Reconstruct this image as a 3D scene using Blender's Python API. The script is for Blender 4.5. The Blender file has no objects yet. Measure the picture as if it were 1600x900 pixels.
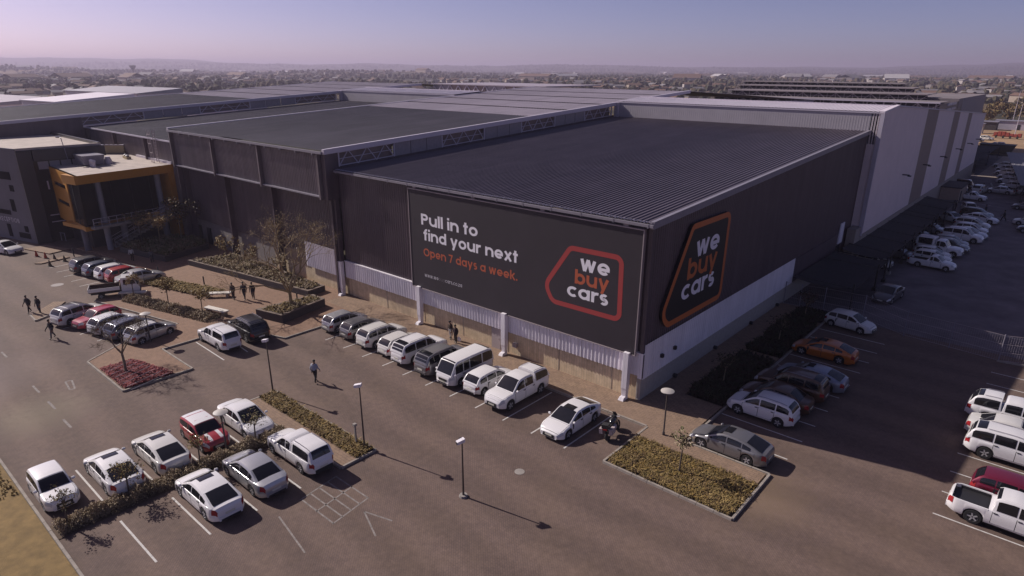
import bpy, bmesh, math, random
import numpy as np
from mathutils import Vector, Matrix
S = bpy.context.scene
COL = S.collection
R = math.radians
rnd = random.Random(7)

# ------------------------------------------------------------------ camera
CAM_AX = ((0.0, 0.0, 0.0),)
def camera():
    yaw, pitch, roll = R(41.0709), R(20.3814), R(0.28715)
    f = Vector((-math.sin(yaw)*math.cos(pitch), math.cos(yaw)*math.cos(pitch), -math.sin(pitch)))
    r = Vector((math.cos(yaw), math.sin(yaw), 0)); u = r.cross(f)
    c, s = math.cos(roll), math.sin(roll)
    r2 = c*r + s*u; u2 = -s*r + c*u
    cam = bpy.data.cameras.new('camera'); o = bpy.data.objects.new('camera', cam); COL.objects.link(o)
    cam.sensor_width = 36.0; cam.lens = 36.0*1012.477/1600.0
    cam.shift_y = (483.493-450.0)/1600.0
    cam.clip_start = 0.5; cam.clip_end = 30000
    m = Matrix(((r2.x, u2.x, -f.x, 19.911), (r2.y, u2.y, -f.y, -36.508), (r2.z, u2.z, -f.z, 22.0), (0, 0, 0, 1)))
    o.matrix_world = m
    S.camera = o
camera()
# ------------------------------------------------------------------ light
SUN_AZ, SUN_EL = R(12.0), R(35.0)       # the way the light travels over the ground, and the sun's height
SUN_STRENGTH, SKY_STRENGTH, EXPOSURE = 5.0, 0.09, 0.09
HAZE = 0.00025
w = bpy.data.worlds.new('World'); S.world = w; w.use_nodes = True
nt = w.node_tree; nt.nodes.clear()
sky = nt.nodes.new('ShaderNodeTexSky'); sky.sky_type = 'NISHITA'; sky.sun_disc = False
sky.sun_elevation = SUN_EL; sky.sun_rotation = R(270) - SUN_AZ
sky.altitude = 3000; sky.air_density = 0.7; sky.dust_density = 10.0; sky.ozone_density = 2.0
tint = nt.nodes.new('ShaderNodeMix'); tint.data_type = 'RGBA'; tint.blend_type = 'MULTIPLY'
tint.inputs[0].default_value = 1.0; tint.inputs[7].default_value = (1.0, 0.78, 0.9, 1)
bg = nt.nodes.new('ShaderNodeBackground'); bg.inputs[1].default_value = SKY_STRENGTH
ow = nt.nodes.new('ShaderNodeOutputWorld')
nt.links.new(sky.outputs[0], tint.inputs[6]); nt.links.new(tint.outputs[2], bg.inputs[0]); nt.links.new(bg.outputs[0], ow.inputs[0])
sl = bpy.data.lights.new('sun', 'SUN'); sl.energy = SUN_STRENGTH; sl.angle = R(0.53); sl.color = (1.0, 0.93, 0.86)
so = bpy.data.objects.new('sun', sl); COL.objects.link(so)
sd = Vector((math.cos(SUN_AZ)*math.cos(SUN_EL), math.sin(SUN_AZ)*math.cos(SUN_EL), -math.sin(SUN_EL)))
so.rotation_euler = sd.to_track_quat('-Z', 'Y').to_euler(); so.location = (-60, -40, 80)
S.view_settings.view_transform = 'Standard'; S.view_settings.look = 'None'
S.view_settings.exposure = EXPOSURE; S.view_settings.gamma = 1.0
S.render.engine = 'CYCLES'
S.cycles.max_bounces = 6; S.cycles.volume_bounces = 0

# ------------------------------------------------------------------ materials
MATS = {}
def mat(name, col, rough=0.7, metal=0.0, coat=0.0, var=0.0, vscale=3.0, bump=0.0, bscale=30.0, spec=0.5, col2=None, sub=None, sheets=None, streak=0.0):
    if name in MATS: return MATS[name]
    m = bpy.data.materials.new(name); m.use_nodes = True
    n = m.node_tree.nodes; l = m.node_tree.links; b = n['Principled BSDF']
    b.inputs['Base Color'].default_value = (*col, 1); b.inputs['Roughness'].default_value = rough
    b.inputs['Metallic'].default_value = metal; b.inputs['Coat Weight'].default_value = coat
    b.inputs['Coat Roughness'].default_value = 0.06
    b.inputs['Specular IOR Level'].default_value = spec
    if var or bump:
        tc = n.new('ShaderNodeTexCoord')
    if var:
        nz = n.new('ShaderNodeTexNoise'); nz.inputs['Scale'].default_value = vscale; nz.inputs['Detail'].default_value = 6
        nz.inputs['Roughness'].default_value = 0.65
        l.new(tc.outputs['Object'], nz.inputs['Vector'])
        mx = n.new('ShaderNodeMix'); mx.data_type = 'RGBA'
        rp = n.new('ShaderNodeMapRange'); rp.inputs[1].default_value = 0.3; rp.inputs[2].default_value = 0.7
        l.new(nz.outputs['Fac'], rp.inputs[0]); l.new(rp.outputs[0], mx.inputs[0])
        c2 = col2 or tuple(min(1, c*(1+var)) for c in col)
        c1 = col if col2 else tuple(c*(1-var) for c in col)
        mx.inputs[6].default_value = (*c1, 1); mx.inputs[7].default_value = (*c2, 1)
        l.new(mx.outputs[2], b.inputs['Base Color'])
    if sheets:      # sheet to sheet tone shifts, laps and run-off streaks: (axis across, axis along, sheet width, sheet length, amount)
        ax, al, sw_, sl_, am = sheets
        if not (var or bump): tc = n.new('ShaderNodeTexCoord')
        sp = n.new('ShaderNodeSeparateXYZ'); cb = n.new('ShaderNodeCombineXYZ'); l.new(tc.outputs['Object'], sp.inputs[0])
        l.new(sp.outputs[al], cb.inputs[0]); l.new(sp.outputs[ax], cb.inputs[1])
        bk = n.new('ShaderNodeTexBrick'); bk.inputs['Scale'].default_value = 1; bk.inputs['Brick Width'].default_value = sl_; bk.inputs['Row Height'].default_value = sw_
        bk.inputs['Mortar Size'].default_value = 0.018; bk.inputs['Mortar Smooth'].default_value = 0.2; bk.offset = 0.0
        bk.inputs['Color1'].default_value = (1-am, 1-am, 1-am, 1); bk.inputs['Color2'].default_value = (1+am, 1+am, 1+am, 1); bk.inputs['Mortar'].default_value = (.72, .72, .72, 1)
        l.new(cb.outputs[0], bk.inputs[0])
        mpn = n.new('ShaderNodeMapping'); sc = [1.6, 1.6, 1.6]; sc[al] = 0.12; mpn.inputs['Scale'].default_value = sc; l.new(tc.outputs['Object'], mpn.inputs[0])
        ns = n.new('ShaderNodeTexNoise'); ns.inputs['Scale'].default_value = 1.0; ns.inputs['Detail'].default_value = 5; l.new(mpn.outputs[0], ns.inputs[0])
        rs = n.new('ShaderNodeMapRange'); rs.inputs[1].default_value = .35; rs.inputs[2].default_value = .7; rs.inputs[3].default_value = 1-streak; rs.inputs[4].default_value = 1+streak; l.new(ns.outputs['Fac'], rs.inputs[0])
        vm = n.new('ShaderNodeVectorMath'); vm.operation = 'MULTIPLY'; l.new(bk.outputs[0], vm.inputs[0])
        vs = n.new('ShaderNodeVectorMath'); vs.operation = 'SCALE'; l.new(vm.outputs[0], vs.inputs[0]); l.new(rs.outputs[0], vs.inputs['Scale'])
        lk = b.inputs['Base Color'].links
        if lk: l.new(lk[0].from_socket, vm.inputs[1])
        else: vm.inputs[1].default_value = col
        l.new(vs.outputs[0], b.inputs['Base Color'])
    if bump:
        nb = n.new('ShaderNodeTexNoise'); nb.inputs['Scale'].default_value = bscale; nb.inputs['Detail'].default_value = 4
        l.new(tc.outputs['Object'], nb.inputs['Vector'])
        bp = n.new('ShaderNodeBump'); bp.inputs['Strength'].default_value = bump; bp.inputs['Distance'].default_value = 0.05
        l.new(nb.outputs['Fac'], bp.inputs['Height']); l.new(bp.outputs[0], b.inputs['Normal'])
    MATS[name] = m
    return m

def paver_mat(name, c1, c2, stain, bw=0.22, bh=0.11, mortar=(0.098, 0.07, 0.062), angle=0.0, wear=None, msize=0.012, bumpd=0.01):
    m = bpy.data.materials.new(name); m.use_nodes = True
    n = m.node_tree.nodes; l = m.node_tree.links; b = n['Principled BSDF']; b.inputs['Roughness'].default_value = 0.85
    b.inputs['Specular IOR Level'].default_value = 0.3
    tc = n.new('ShaderNodeTexCoord'); mp = n.new('ShaderNodeMapping'); mp.inputs['Rotation'].default_value = (0, 0, angle)
    l.new(tc.outputs['Object'], mp.inputs[0])
    br = n.new('ShaderNodeTexBrick'); br.inputs['Scale'].default_value = 1.0
    br.inputs['Brick Width'].default_value = bw; br.inputs['Row Height'].default_value = bh
    br.inputs['Mortar Size'].default_value = msize; br.inputs['Mortar Smooth'].default_value = 0.3
    br.inputs['Color1'].default_value = (*c1, 1); br.inputs['Color2'].default_value = (*c2, 1); br.inputs['Mortar'].default_value = (*mortar, 1)
    l.new(mp.outputs[0], br.inputs[0])
    nz = n.new('ShaderNodeTexNoise'); nz.inputs['Scale'].default_value = 0.16; nz.inputs['Detail'].default_value = 8; nz.inputs['Roughness'].default_value = 0.7
    l.new(tc.outputs['Object'], nz.inputs[0])
    rp = n.new('ShaderNodeMapRange'); rp.inputs[1].default_value = 0.42; rp.inputs[2].default_value = 0.75; rp.inputs[4].default_value = 0.85
    l.new(nz.outputs['Fac'], rp.inputs[0])
    mx = n.new('ShaderNodeMix'); mx.data_type = 'RGBA'; mx.inputs[7].default_value = (*stain, 1)
    l.new(rp.outputs[0], mx.inputs[0]); l.new(br.outputs[0], mx.inputs[6])
    n2 = n.new('ShaderNodeTexNoise'); n2.inputs['Scale'].default_value = 2.3; n2.inputs['Detail'].default_value = 10; n2.inputs['Roughness'].default_value = 0.75
    l.new(tc.outputs['Object'], n2.inputs[0])
    r2 = n.new('ShaderNodeMapRange'); r2.inputs[1].default_value = 0.3; r2.inputs[2].default_value = 0.7; r2.inputs[3].default_value = 0.78; r2.inputs[4].default_value = 1.2
    l.new(n2.outputs['Fac'], r2.inputs[0])
    vm = n.new('ShaderNodeVectorMath'); vm.operation = 'SCALE'
    l.new(mx.outputs[2], vm.inputs[0]); l.new(r2.outputs[0], vm.inputs['Scale'])
    out = vm.outputs[0]
    if wear:      # dusty worn patches: (x, y, radius, colour)
        for (wx, wy, wr, wc) in wear:
            ds = n.new('ShaderNodeVectorMath'); ds.operation = 'DISTANCE'; ds.inputs[1].default_value = (wx, wy, 0)
            ad = n.new('ShaderNodeVectorMath'); ad.operation = 'MULTIPLY_ADD'; ad.inputs[1].default_value = (4, 4, 0)
            l.new(n2.outputs['Color'], ad.inputs[0]); l.new(tc.outputs['Object'], ad.inputs[2])
            l.new(ad.outputs[0], ds.inputs[0])
            rw = n.new('ShaderNodeMapRange'); rw.inputs[1].default_value = wr; rw.inputs[2].default_value = wr*0.2; rw.inputs[3].default_value = 0; rw.inputs[4].default_value = 0.65
            l.new(ds.outputs['Value'], rw.inputs[0])
            mw = n.new('ShaderNodeMix'); mw.data_type = 'RGBA'; mw.inputs[7].default_value = (*wc, 1)
            l.new(rw.outputs[0], mw.inputs[0]); l.new(out, mw.inputs[6]); out = mw.outputs[2]
    if wear:
        n3 = n.new('ShaderNodeTexNoise'); n3.inputs['Scale'].default_value = 0.55; n3.inputs['Detail'].default_value = 9; n3.inputs['Roughness'].default_value = 0.72; n3.inputs['Distortion'].default_value = 0.6
        l.new(tc.outputs['Object'], n3.inputs[0])
        r3 = n.new('ShaderNodeMapRange'); r3.inputs[1].default_value = 0.57; r3.inputs[2].default_value = 0.68; r3.inputs[4].default_value = 0.45
        l.new(n3.outputs['Fac'], r3.inputs[0])
        m3 = n.new('ShaderNodeMix'); m3.data_type = 'RGBA'; m3.inputs[7].default_value = (0.085, 0.06, 0.052, 1); l.new(r3.outputs[0], m3.inputs[0]); l.new(out, m3.inputs[6])
        wv = n.new('ShaderNodeTexWave'); wv.wave_type = 'BANDS'; wv.bands_direction = 'Y'; wv.inputs['Scale'].default_value = 0.09; wv.inputs['Distortion'].default_value = 7; wv.inputs['Detail'].default_value = 4; wv.inputs['Detail Scale'].default_value = 0.35
        l.new(tc.outputs['Object'], wv.inputs[0])
        r4 = n.new('ShaderNodeMapRange'); r4.inputs[1].default_value = 0.2; r4.inputs[2].default_value = 0.9; r4.inputs[3].default_value = 0.9; r4.inputs[4].default_value = 1.1; l.new(wv.outputs['Fac'], r4.inputs[0])
        v4 = n.new('ShaderNodeVectorMath'); v4.operation = 'SCALE'; l.new(m3.outputs[2], v4.inputs[0]); l.new(r4.outputs[0], v4.inputs['Scale']); out = v4.outputs[0]
    l.new(out, b.inputs['Base Color'])
    bp = n.new('ShaderNodeBump'); bp.inputs['Strength'].default_value = 0.35; bp.inputs['Distance'].default_value = bumpd; bp.invert = True
    l.new(br.outputs['Fac'], bp.inputs['Height']); l.new(bp.outputs[0], b.inputs['Normal'])
    MATS[name] = m
    return m

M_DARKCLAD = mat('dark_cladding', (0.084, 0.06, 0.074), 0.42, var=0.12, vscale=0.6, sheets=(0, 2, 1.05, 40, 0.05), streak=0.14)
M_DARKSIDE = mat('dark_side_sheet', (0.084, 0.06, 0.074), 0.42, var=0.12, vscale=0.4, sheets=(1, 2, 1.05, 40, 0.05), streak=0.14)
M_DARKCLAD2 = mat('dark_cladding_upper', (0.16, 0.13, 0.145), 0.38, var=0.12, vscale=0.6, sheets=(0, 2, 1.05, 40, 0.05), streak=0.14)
M_ROOFDARK = mat('dark_roof_sheet', (0.098, 0.077, 0.098), 0.5, var=0.14, vscale=0.25, sheets=(0, 1, 1.14, 16.4, 0.05), streak=0.1)
M_ROOFDARK2 = mat('dark_roof_sheet_grey', (0.07, 0.059, 0.075), 0.6, var=0.25, vscale=0.12, sheets=(0, 1, 1.6, 15.4, 0.05), streak=0.14)
M_ROOFLIGHT = mat('pale_roof_sheet', (0.36, 0.305, 0.35), 0.5, var=0.1, vscale=0.2, sheets=(0, 1, 2.0, 30, 0.05), streak=0.08)
M_ROOFWHITE = mat('white_roof_sheet', (0.7, 0.62, 0.68), 0.5, var=0.06, vscale=0.4)
M_WHITECLAD = mat('white_cladding', (0.74, 0.69, 0.74), 0.5, var=0.07, vscale=0.5, sheets=(0, 2, 0.99, 40, 0.03), streak=0.06)
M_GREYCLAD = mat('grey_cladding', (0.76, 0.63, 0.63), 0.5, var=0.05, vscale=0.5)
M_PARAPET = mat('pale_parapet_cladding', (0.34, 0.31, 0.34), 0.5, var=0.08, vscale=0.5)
M_STRIPE = mat('brown_grey_stripe', (0.27, 0.2, 0.18), 0.5, var=0.05)
M_TRIM = mat('grey_metal_trim', (0.22, 0.2, 0.24), 0.45, var=0.1)
M_PALETRIM = mat('pale_metal_trim', (0.5, 0.45, 0.52), 0.45)
M_STEEL = mat('painted_steel', (0.36, 0.3, 0.31), 0.5)
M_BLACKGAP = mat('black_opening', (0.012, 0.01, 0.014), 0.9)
M_POLYCARB = mat('clerestory_sheet', (0.2, 0.145, 0.135), 0.45, var=0.25, vscale=0.8)
M_CLERPANEL = mat('clerestory_panel', (0.25, 0.225, 0.25), 0.5, var=0.1)
M_GLASS = mat('dark_glass', (0.012, 0.011, 0.014), 0.12, spec=0.3); M_SLOT = mat('slot_window_glass', (0.014, 0.012, 0.015), 0.8, spec=0.03); M_WORN = mat('worn_road_paint', (0.21, 0.18, 0.168), 0.85, var=0.4, vscale=4)
M_CARGLASS = mat('car_glass', (0.012, 0.012, 0.015), 0.05, spec=0.55)
M_WHITEPAINT = mat('white_road_paint', (0.5, 0.47, 0.45), 0.8, var=0.25, vscale=5)
M_CONCRETE = mat('concrete', (0.27, 0.24, 0.22), 0.9, var=0.2, vscale=2.5)
M_KERB = mat('kerb_concrete', (0.28, 0.24, 0.21), 0.9, var=0.25, vscale=1.2)
M_BLACK = mat('black_plastic', (0.02, 0.019, 0.022), 0.55)
M_TYRE = mat('tyre_rubber', (0.018, 0.017, 0.018), 0.85)
M_RIM = mat('alloy', (0.5, 0.49, 0.51), 0.35, metal=0.35)
M_CHROME = mat('chrome', (0.7, 0.7, 0.72), 0.15, metal=1.0)
M_LAMPCLEAR = mat('headlight_glass', (0.5, 0.5, 0.53), 0.12, spec=0.7)
M_LAMPRED = mat('taillight_red', (0.3, 0.02, 0.025), 0.2)
M_PLATE = mat('number_plate', (0.6, 0.58, 0.5), 0.5)
M_SKIN = mat('skin', (0.16, 0.085, 0.055), 0.6)
M_HAIR = mat('hair', (0.012, 0.01, 0.01), 0.7)
M_SHOE = mat('shoe_leather', (0.015, 0.013, 0.013), 0.5)
M_BARK = mat('pale_bark', (0.2, 0.15, 0.1), 0.9, var=0.3, vscale=6)
M_BARKY = mat('yellow_bark', (0.3, 0.22, 0.12), 0.9, var=0.3, vscale=4)
M_BARKD = mat('dark_bark', (0.1, 0.075, 0.06), 0.9, var=0.3, vscale=6)
M_SOIL = mat('soil', (0.09, 0.06, 0.042), 0.95, var=0.35, vscale=3, bump=0.6, bscale=12)
M_RED_MULCH = mat('red_mulch', (0.17, 0.035, 0.035), 0.9, var=0.5, vscale=5, bump=0.7, bscale=9)
M_DARKBRICK = mat('charcoal_brick', (0.055, 0.045, 0.048), 0.8, var=0.2, vscale=5)
M_ORANGE = mat('sign_orange', (0.5, 0.13, 0.03), 0.5)
M_SIGNRED = mat('sign_red', (0.36, 0.045, 0.045), 0.5); M_SIGNORANGE = mat('sign_orange_red', (0.45, 0.1, 0.045), 0.5)
M_SIGNWHITE = mat('sign_white', (0.8, 0.76, 0.82), 0.5)
M_SIGNGREY = mat('sign_grey', (0.16, 0.15, 0.17), 0.5)
M_SIGNBLACK = mat('sign_black', (0.028, 0.02, 0.028), 0.6, var=0.12, vscale=0.4)
M_SIGNBLACK2 = mat('sign_black_gloss', (0.008, 0.006, 0.008), 0.5)
M_PAVE = paver_mat('grey_block_paving', (0.146, 0.098, 0.082), (0.13, 0.088, 0.076), (0.152, 0.103, 0.078), 0.22, 0.11,
    wear=[(-37, -28.5, 6.0, (0.205, 0.155, 0.145)), (-45, -29.5, 7, (0.19, 0.145, 0.135)), (-27.5, -26.4, 4.0, (0.2, 0.16, 0.115)), (-33, -30.5, 4, (0.19, 0.145, 0.13)), (12, -2.5, 4, (0.19, 0.13, 0.085))], angle=R(45))
M_WALK = paver_mat('tan_walkway_paving', (0.265, 0.178, 0.12), (0.225, 0.15, 0.105), (0.23, 0.155, 0.115), 0.4, 0.2, mortar=(0.1, 0.075, 0.06))
M_PLAZA = paver_mat('brown_plaza_paving', (0.262, 0.155, 0.102), (0.225, 0.135, 0.092), (0.242, 0.15, 0.105), 0.22, 0.11, mortar=(0.1, 0.07, 0.055), msize=0.008)
M_BRICK = paver_mat('yellow_face_brick', (0.66, 0.52, 0.36), (0.56, 0.43, 0.29), (0.58, 0.46, 0.32), 0.23, 0.086, mortar=(0.36, 0.3, 0.23), bumpd=0.006)
M_YARD = mat('yard_asphalt', (0.135, 0.11, 0.12), 0.85, var=0.4, vscale=0.3, bump=0.2, bscale=40)
M_OCHRE = mat('ochre_panel', (0.46, 0.2, 0.018), 0.5, var=0.06)
M_OFFICEGREY = mat('office_grey_render', (0.135, 0.125, 0.15), 0.7, var=0.12, vscale=0.5)
M_OFFICEDARK = mat('office_dark_panel', (0.03, 0.025, 0.032), 0.4)
M_ROOFPALE = mat('pale_flat_roof', (0.42, 0.35, 0.31), 0.85, var=0.2, vscale=0.8)
M_SHADENET = mat('shade_net', (0.03, 0.026, 0.032), 0.9, var=0.15, vscale=1.5)

# ------------------------------------------------------------------ mesh helpers
class MB:
    def __init__(s): s.v = []; s.f = []; s.mi = []; s.cur = 0
    def quad(s, a, b, c, d):
        k = len(s.v); s.v += [tuple(a), tuple(b), tuple(c), tuple(d)]; s.f.append((k, k+1, k+2, k+3)); s.mi.append(s.cur)
    def poly(s, pts):
        k = len(s.v); s.v += [tuple(p) for p in pts]; s.f.append(tuple(range(k, k+len(pts)))); s.mi.append(s.cur)
    def box(s, x0, y0, z0, x1, y1, z1):
        k = len(s.v)
        s.v += [(x0,y0,z0),(x1,y0,z0),(x1,y1,z0),(x0,y1,z0),(x0,y0,z1),(x1,y0,z1),(x1,y1,z1),(x0,y1,z1)]
        for f in ((0,3,2,1),(4,5,6,7),(0,1,5,4),(1,2,6,5),(2,3,7,6),(3,0,4,7)):
            s.f.append(tuple(k+i for i in f)); s.mi.append(s.cur)
        return s
    def hexa(s, p):      # 8 points: bottom ring then top ring
        k = len(s.v); s.v += [tuple(q) for q in p]
        for f in ((0,3,2,1),(4,5,6,7),(0,1,5,4),(1,2,6,5),(2,3,7,6),(3,0,4,7)):
            s.f.append(tuple(k+i for i in f)); s.mi.append(s.cur)
        return s
    def prism(s, pts, z0, z1):
        n = len(pts); k = len(s.v)
        s.v += [(p[0], p[1], z0) for p in pts] + [(p[0], p[1], z1) for p in pts]
        s.f.append(tuple(k+i for i in reversed(range(n)))); s.mi.append(s.cur)
        s.f.append(tuple(k+n+i for i in range(n))); s.mi.append(s.cur)
        for i in range(n):
            j = (i+1) % n; s.f.append((k+i, k+j, k+n+j, k+n+i)); s.mi.append(s.cur)
        return s
    def tube(s, p, q, r0, r1=None, n=6, cap=True):
        r1 = r0 if r1 is None else r1
        p = Vector(p); q = Vector(q); d = q-p
        if d.length < 1e-6: return s
        d.normalize(); a = d.orthogonal().normalized(); b = d.cross(a); k = len(s.v)
        for (c, r) in ((p, r0), (q, r1)):
            for i in range(n):
                t = 2*math.pi*i/n; s.v.append(tuple(c + a*(r*math.cos(t)) + b*(r*math.sin(t))))
        for i in range(n):
            j = (i+1) % n; s.f.append((k+i, k+j, k+n+j, k+n+i)); s.mi.append(s.cur)
        if cap:
            s.f.append(tuple(k+i for i in reversed(range(n)))); s.mi.append(s.cur)
            s.f.append(tuple(k+n+i for i in range(n))); s.mi.append(s.cur)
        return s
    def lathe(s, prof, c=(0,0,0), n=16, axis='z', caps=True):    # prof: (radius, height)
        k = len(s.v)
        for (r, h) in prof:
            for i in range(n):
                t = 2*math.pi*i/n; x, y = r*math.cos(t), r*math.sin(t)
                p = (x, y, h) if axis == 'z' else ((x, h, y) if axis == 'y' else (h, x, y))
                s.v.append((c[0]+p[0], c[1]+p[1], c[2]+p[2]))
        for a in range(len(prof)-1):
            for i in range(n):
                j = (i+1) % n
                s.f.append((k+a*n+i, k+a*n+j, k+(a+1)*n+j, k+(a+1)*n+i)); s.mi.append(s.cur)
        if not caps: return s
        s.f.append(tuple(k+i for i in reversed(range(n)))); s.mi.append(s.cur)
        e = k+(len(prof)-1)*n; s.f.append(tuple(e+i for i in range(n))); s.mi.append(s.cur)
        return s
    def corr(s, o, u, ul, v, vl, nrm, pitch=0.3, depth=0.035):     # ribbed sheet, ribs run along v
        o = Vector(o); u = Vector(u).normalized(); v = Vector(v).normalized(); nrm = Vector(nrm).normalized()
        n = max(1, round(ul/pitch)); p = ul/n; k = len(s.v); prof = []
        for i in range(n):
            prof += [(i*p, 0), (i*p+p*0.55, 0), (i*p+p*0.68, depth), (i*p+p*0.87, depth)]
        prof.append((ul, 0))
        for (a, h) in prof:
            q = o+u*a+nrm*h; s.v.append(tuple(q)); s.v.append(tuple(q+v*vl))
        flip = u.cross(v).dot(nrm) < 0
        for i in range(len(prof)-1):
            f = (k+2*i, k+2*i+2, k+2*i+3, k+2*i+1)
            s.f.append(tuple(reversed(f)) if flip else f); s.mi.append(s.cur)
        return s
    def mesh(s, name, smooth=None):
        me = bpy.data.meshes.new(name); me.from_pydata(s.v, [], s.f)
        if any(s.mi): me.polygons.foreach_set('material_index', s.mi)
        if smooth is not None:
            me.polygons.foreach_set('use_smooth', [True]*len(me.polygons))
            me.set_sharp_from_angle(angle=R(smooth))
        me.update(); return me
    def build(s, name, m, parent=None, smooth=None, loc=None):
        me = s.mesh(name, smooth)
        for mm in (m if isinstance(m, (list, tuple)) else [m]): me.materials.append(mm)
        return link(name, me, parent, loc)

def link(name, me, parent=None, loc=None, rz=None):
    o = bpy.data.objects.new(name, me); COL.objects.link(o)
    if parent is not None: o.parent = parent
    if loc is not None: o.location = loc
    if rz is not None: o.rotation_euler = (0, 0, rz)
    return o
def tag(o, label=None, cat=None, group=None, kind=None):
    if label: o['label'] = label
    if cat: o['category'] = cat
    if group: o['group'] = group
    if kind: o['kind'] = kind
    return o
def thing(name, label, cat, loc=(0,0,0), rz=0.0, group=None):
    o = bpy.data.objects.new(name, None); COL.objects.link(o); o.empty_display_size = 0.3
    o.location = loc; o.rotation_euler = (0, 0, rz)
    return tag(o, label, cat, group)
def struct(name, mb, m, label=None, smooth=None):
    o = mb.build(name, m, None, smooth); tag(o, label, None, None, 'structure'); return o
# ------------------------------------------------------------------ terrain, roads, pavements
def hill(x, y):
    r = math.hypot(x, y)
    if r < 420: return -0.08
    t = min(1, (r-420)/3000.0)
    a = math.atan2(y, x)
    h = (math.sin(x*0.0017+1.3)*math.cos(y*0.0013-0.7)*0.5 + math.sin(x*0.0006-y*0.0009+2.0)*0.7)*16*t
    far = max(0, min(1, (r-4200)/3600.0))
    h += far*(84 + 17*math.sin(a*9+0.4) + 12*math.sin(a*23+1.1) + 5*math.sin(a*51) + 3*math.sin(a*113+2)) * (0.8+0.2*math.sin(a*4+2.6))
    mid = math.exp(-((r-2300-300*math.sin(a*7))/420.0)**2)
    h += mid*(11+5*math.sin(a*13+1)+2.5*math.sin(a*37))*max(0, min(1, (a-R(128))/R(14)))
    return -0.08 + max(-4, h)
def terrain():
    radii = [0]+[60*1.22**i for i in range(8)]
    r = radii[-1]
    while r < 11500: r *= 1.075; radii.append(r)
    angs = [R(a) for a in range(185, 435, 6)]+[R(75+0.5*i) for i in range(220)]
    angs = sorted(set(round(a % (2*math.pi), 6) for a in angs)); n = len(angs)
    v = []; f = []
    for rr in radii:
        for a in angs:
            x, y = rr*math.cos(a), rr*math.sin(a); v.append((x, y, hill(x, y)))
    for i in range(len(radii)-1):
        for j in range(n):
            k = (j+1) % n; f.append((i*n+j, (i+1)*n+j, (i+1)*n+k, i*n+k))
    me = bpy.data.meshes.new('terrain'); me.from_pydata(v, [], f)
    me.polygons.foreach_set('use_smooth', [True]*len(f))
    m = bpy.data.materials.new('dry_grassland'); m.use_nodes = True
    nd = m.node_tree.nodes; l = m.node_tree.links; b = nd['Principled BSDF']; b.inputs['Roughness'].default_value = 1.0
    b.inputs['Specular IOR Level'].default_value = 0.1
    tc = nd.new('ShaderNodeTexCoord')
    def noise(sc, det=8):
        z = nd.new('ShaderNodeTexNoise'); z.inputs['Scale'].default_value = sc; z.inputs['Detail'].default_value = det; z.inputs['Roughness'].default_value = 0.7
        l.new(tc.outputs['Object'], z.inputs[0]); return z
    def ramp(z, lo, hi):
        r = nd.new('ShaderNodeMapRange'); r.inputs[1].default_value = lo; r.inputs[2].default_value = hi; l.new(z.outputs['Fac'], r.inputs[0]); return r.outputs[0]
    def mix(fac, a, b2):
        x = nd.new('ShaderNodeMix'); x.data_type = 'RGBA'; l.new(fac, x.inputs[0])
        for s, c in ((6, a), (7, b2)):
            if isinstance(c, tuple): x.inputs[s].default_value = (*c, 1)
            else: l.new(c, x.inputs[s])
        return x.outputs[2]
    base = mix(ramp(noise(0.02), 0.35, 0.65), (0.14, 0.095, 0.05), (0.21, 0.145, 0.085))
    wood = mix(ramp(noise(0.0042, 12), 0.42, 0.52), base, (0.045, 0.042, 0.03))
    wood = mix(ramp(noise(0.016, 10), 0.56, 0.62), wood, (0.04, 0.038, 0.028))
    ln = nd.new('ShaderNodeVectorMath'); ln.operation = 'LENGTH'; l.new(tc.outputs['Object'], ln.inputs[0])
    fr = nd.new('ShaderNodeMapRange'); fr.inputs[1].default_value = 3800; fr.inputs[2].default_value = 5600; fr.inputs[4].default_value = .85; l.new(ln.outputs['Value'], fr.inputs[0])
    wood = mix(fr.outputs[0], wood, (0.035, 0.034, 0.027))      # the far hills are wooded
    l.new(wood, b.inputs['Base Color'])
    me.materials.append(m); me.update()
    return tag(link('terrain', me), 'dry hazy grassland and low hills running to the horizon', None, None, 'structure')
terrain()
def sheet(name, pts, z, m, label=None):
    mb = MB(); mb.poly([(p[0], p[1], z) for p in pts]); return struct(name, mb, m, label)
def slab(name, pts, z0, z1, m, label=None):
    mb = MB(); mb.prism(pts, z0, z1); return struct(name, mb, m, label)
LOT = sheet('car_park_paving', [(-150,-31.6),(60,-31.6),(60,27.0),(-34,27),(-34,5),(-150,5)], 0.0, M_PAVE, 'grey block paving of the car park in front of the warehouse')
YARD = sheet('yard_asphalt', [(-2,27.0),(42,27.0),(42,185),(-2,190)], 0.004, M_YARD, 'dark asphalt yard beside the white warehouse')
sheet('road', [(42.5,20),(50,20),(50,260),(42.5,260)], -0.03, M_YARD)
sheet('dirt_road', [(-40,196),(60,192),(60,203),(-40,208)], -0.03, mat('packed_dirt', (0.24,0.17,0.11), 0.95, var=0.2, vscale=0.3))
sheet('dry_lawn', [(-150,-31.75),(60,-31.75),(60,-60),(-150,-60)], 0.09, mat('dry_lawn_grass', (0.2,0.13,0.05), 0.95, var=0.3, vscale=1.5, bump=0.5, bscale=30), 'dry yellow lawn beyond the kerb at the lower left')
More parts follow.
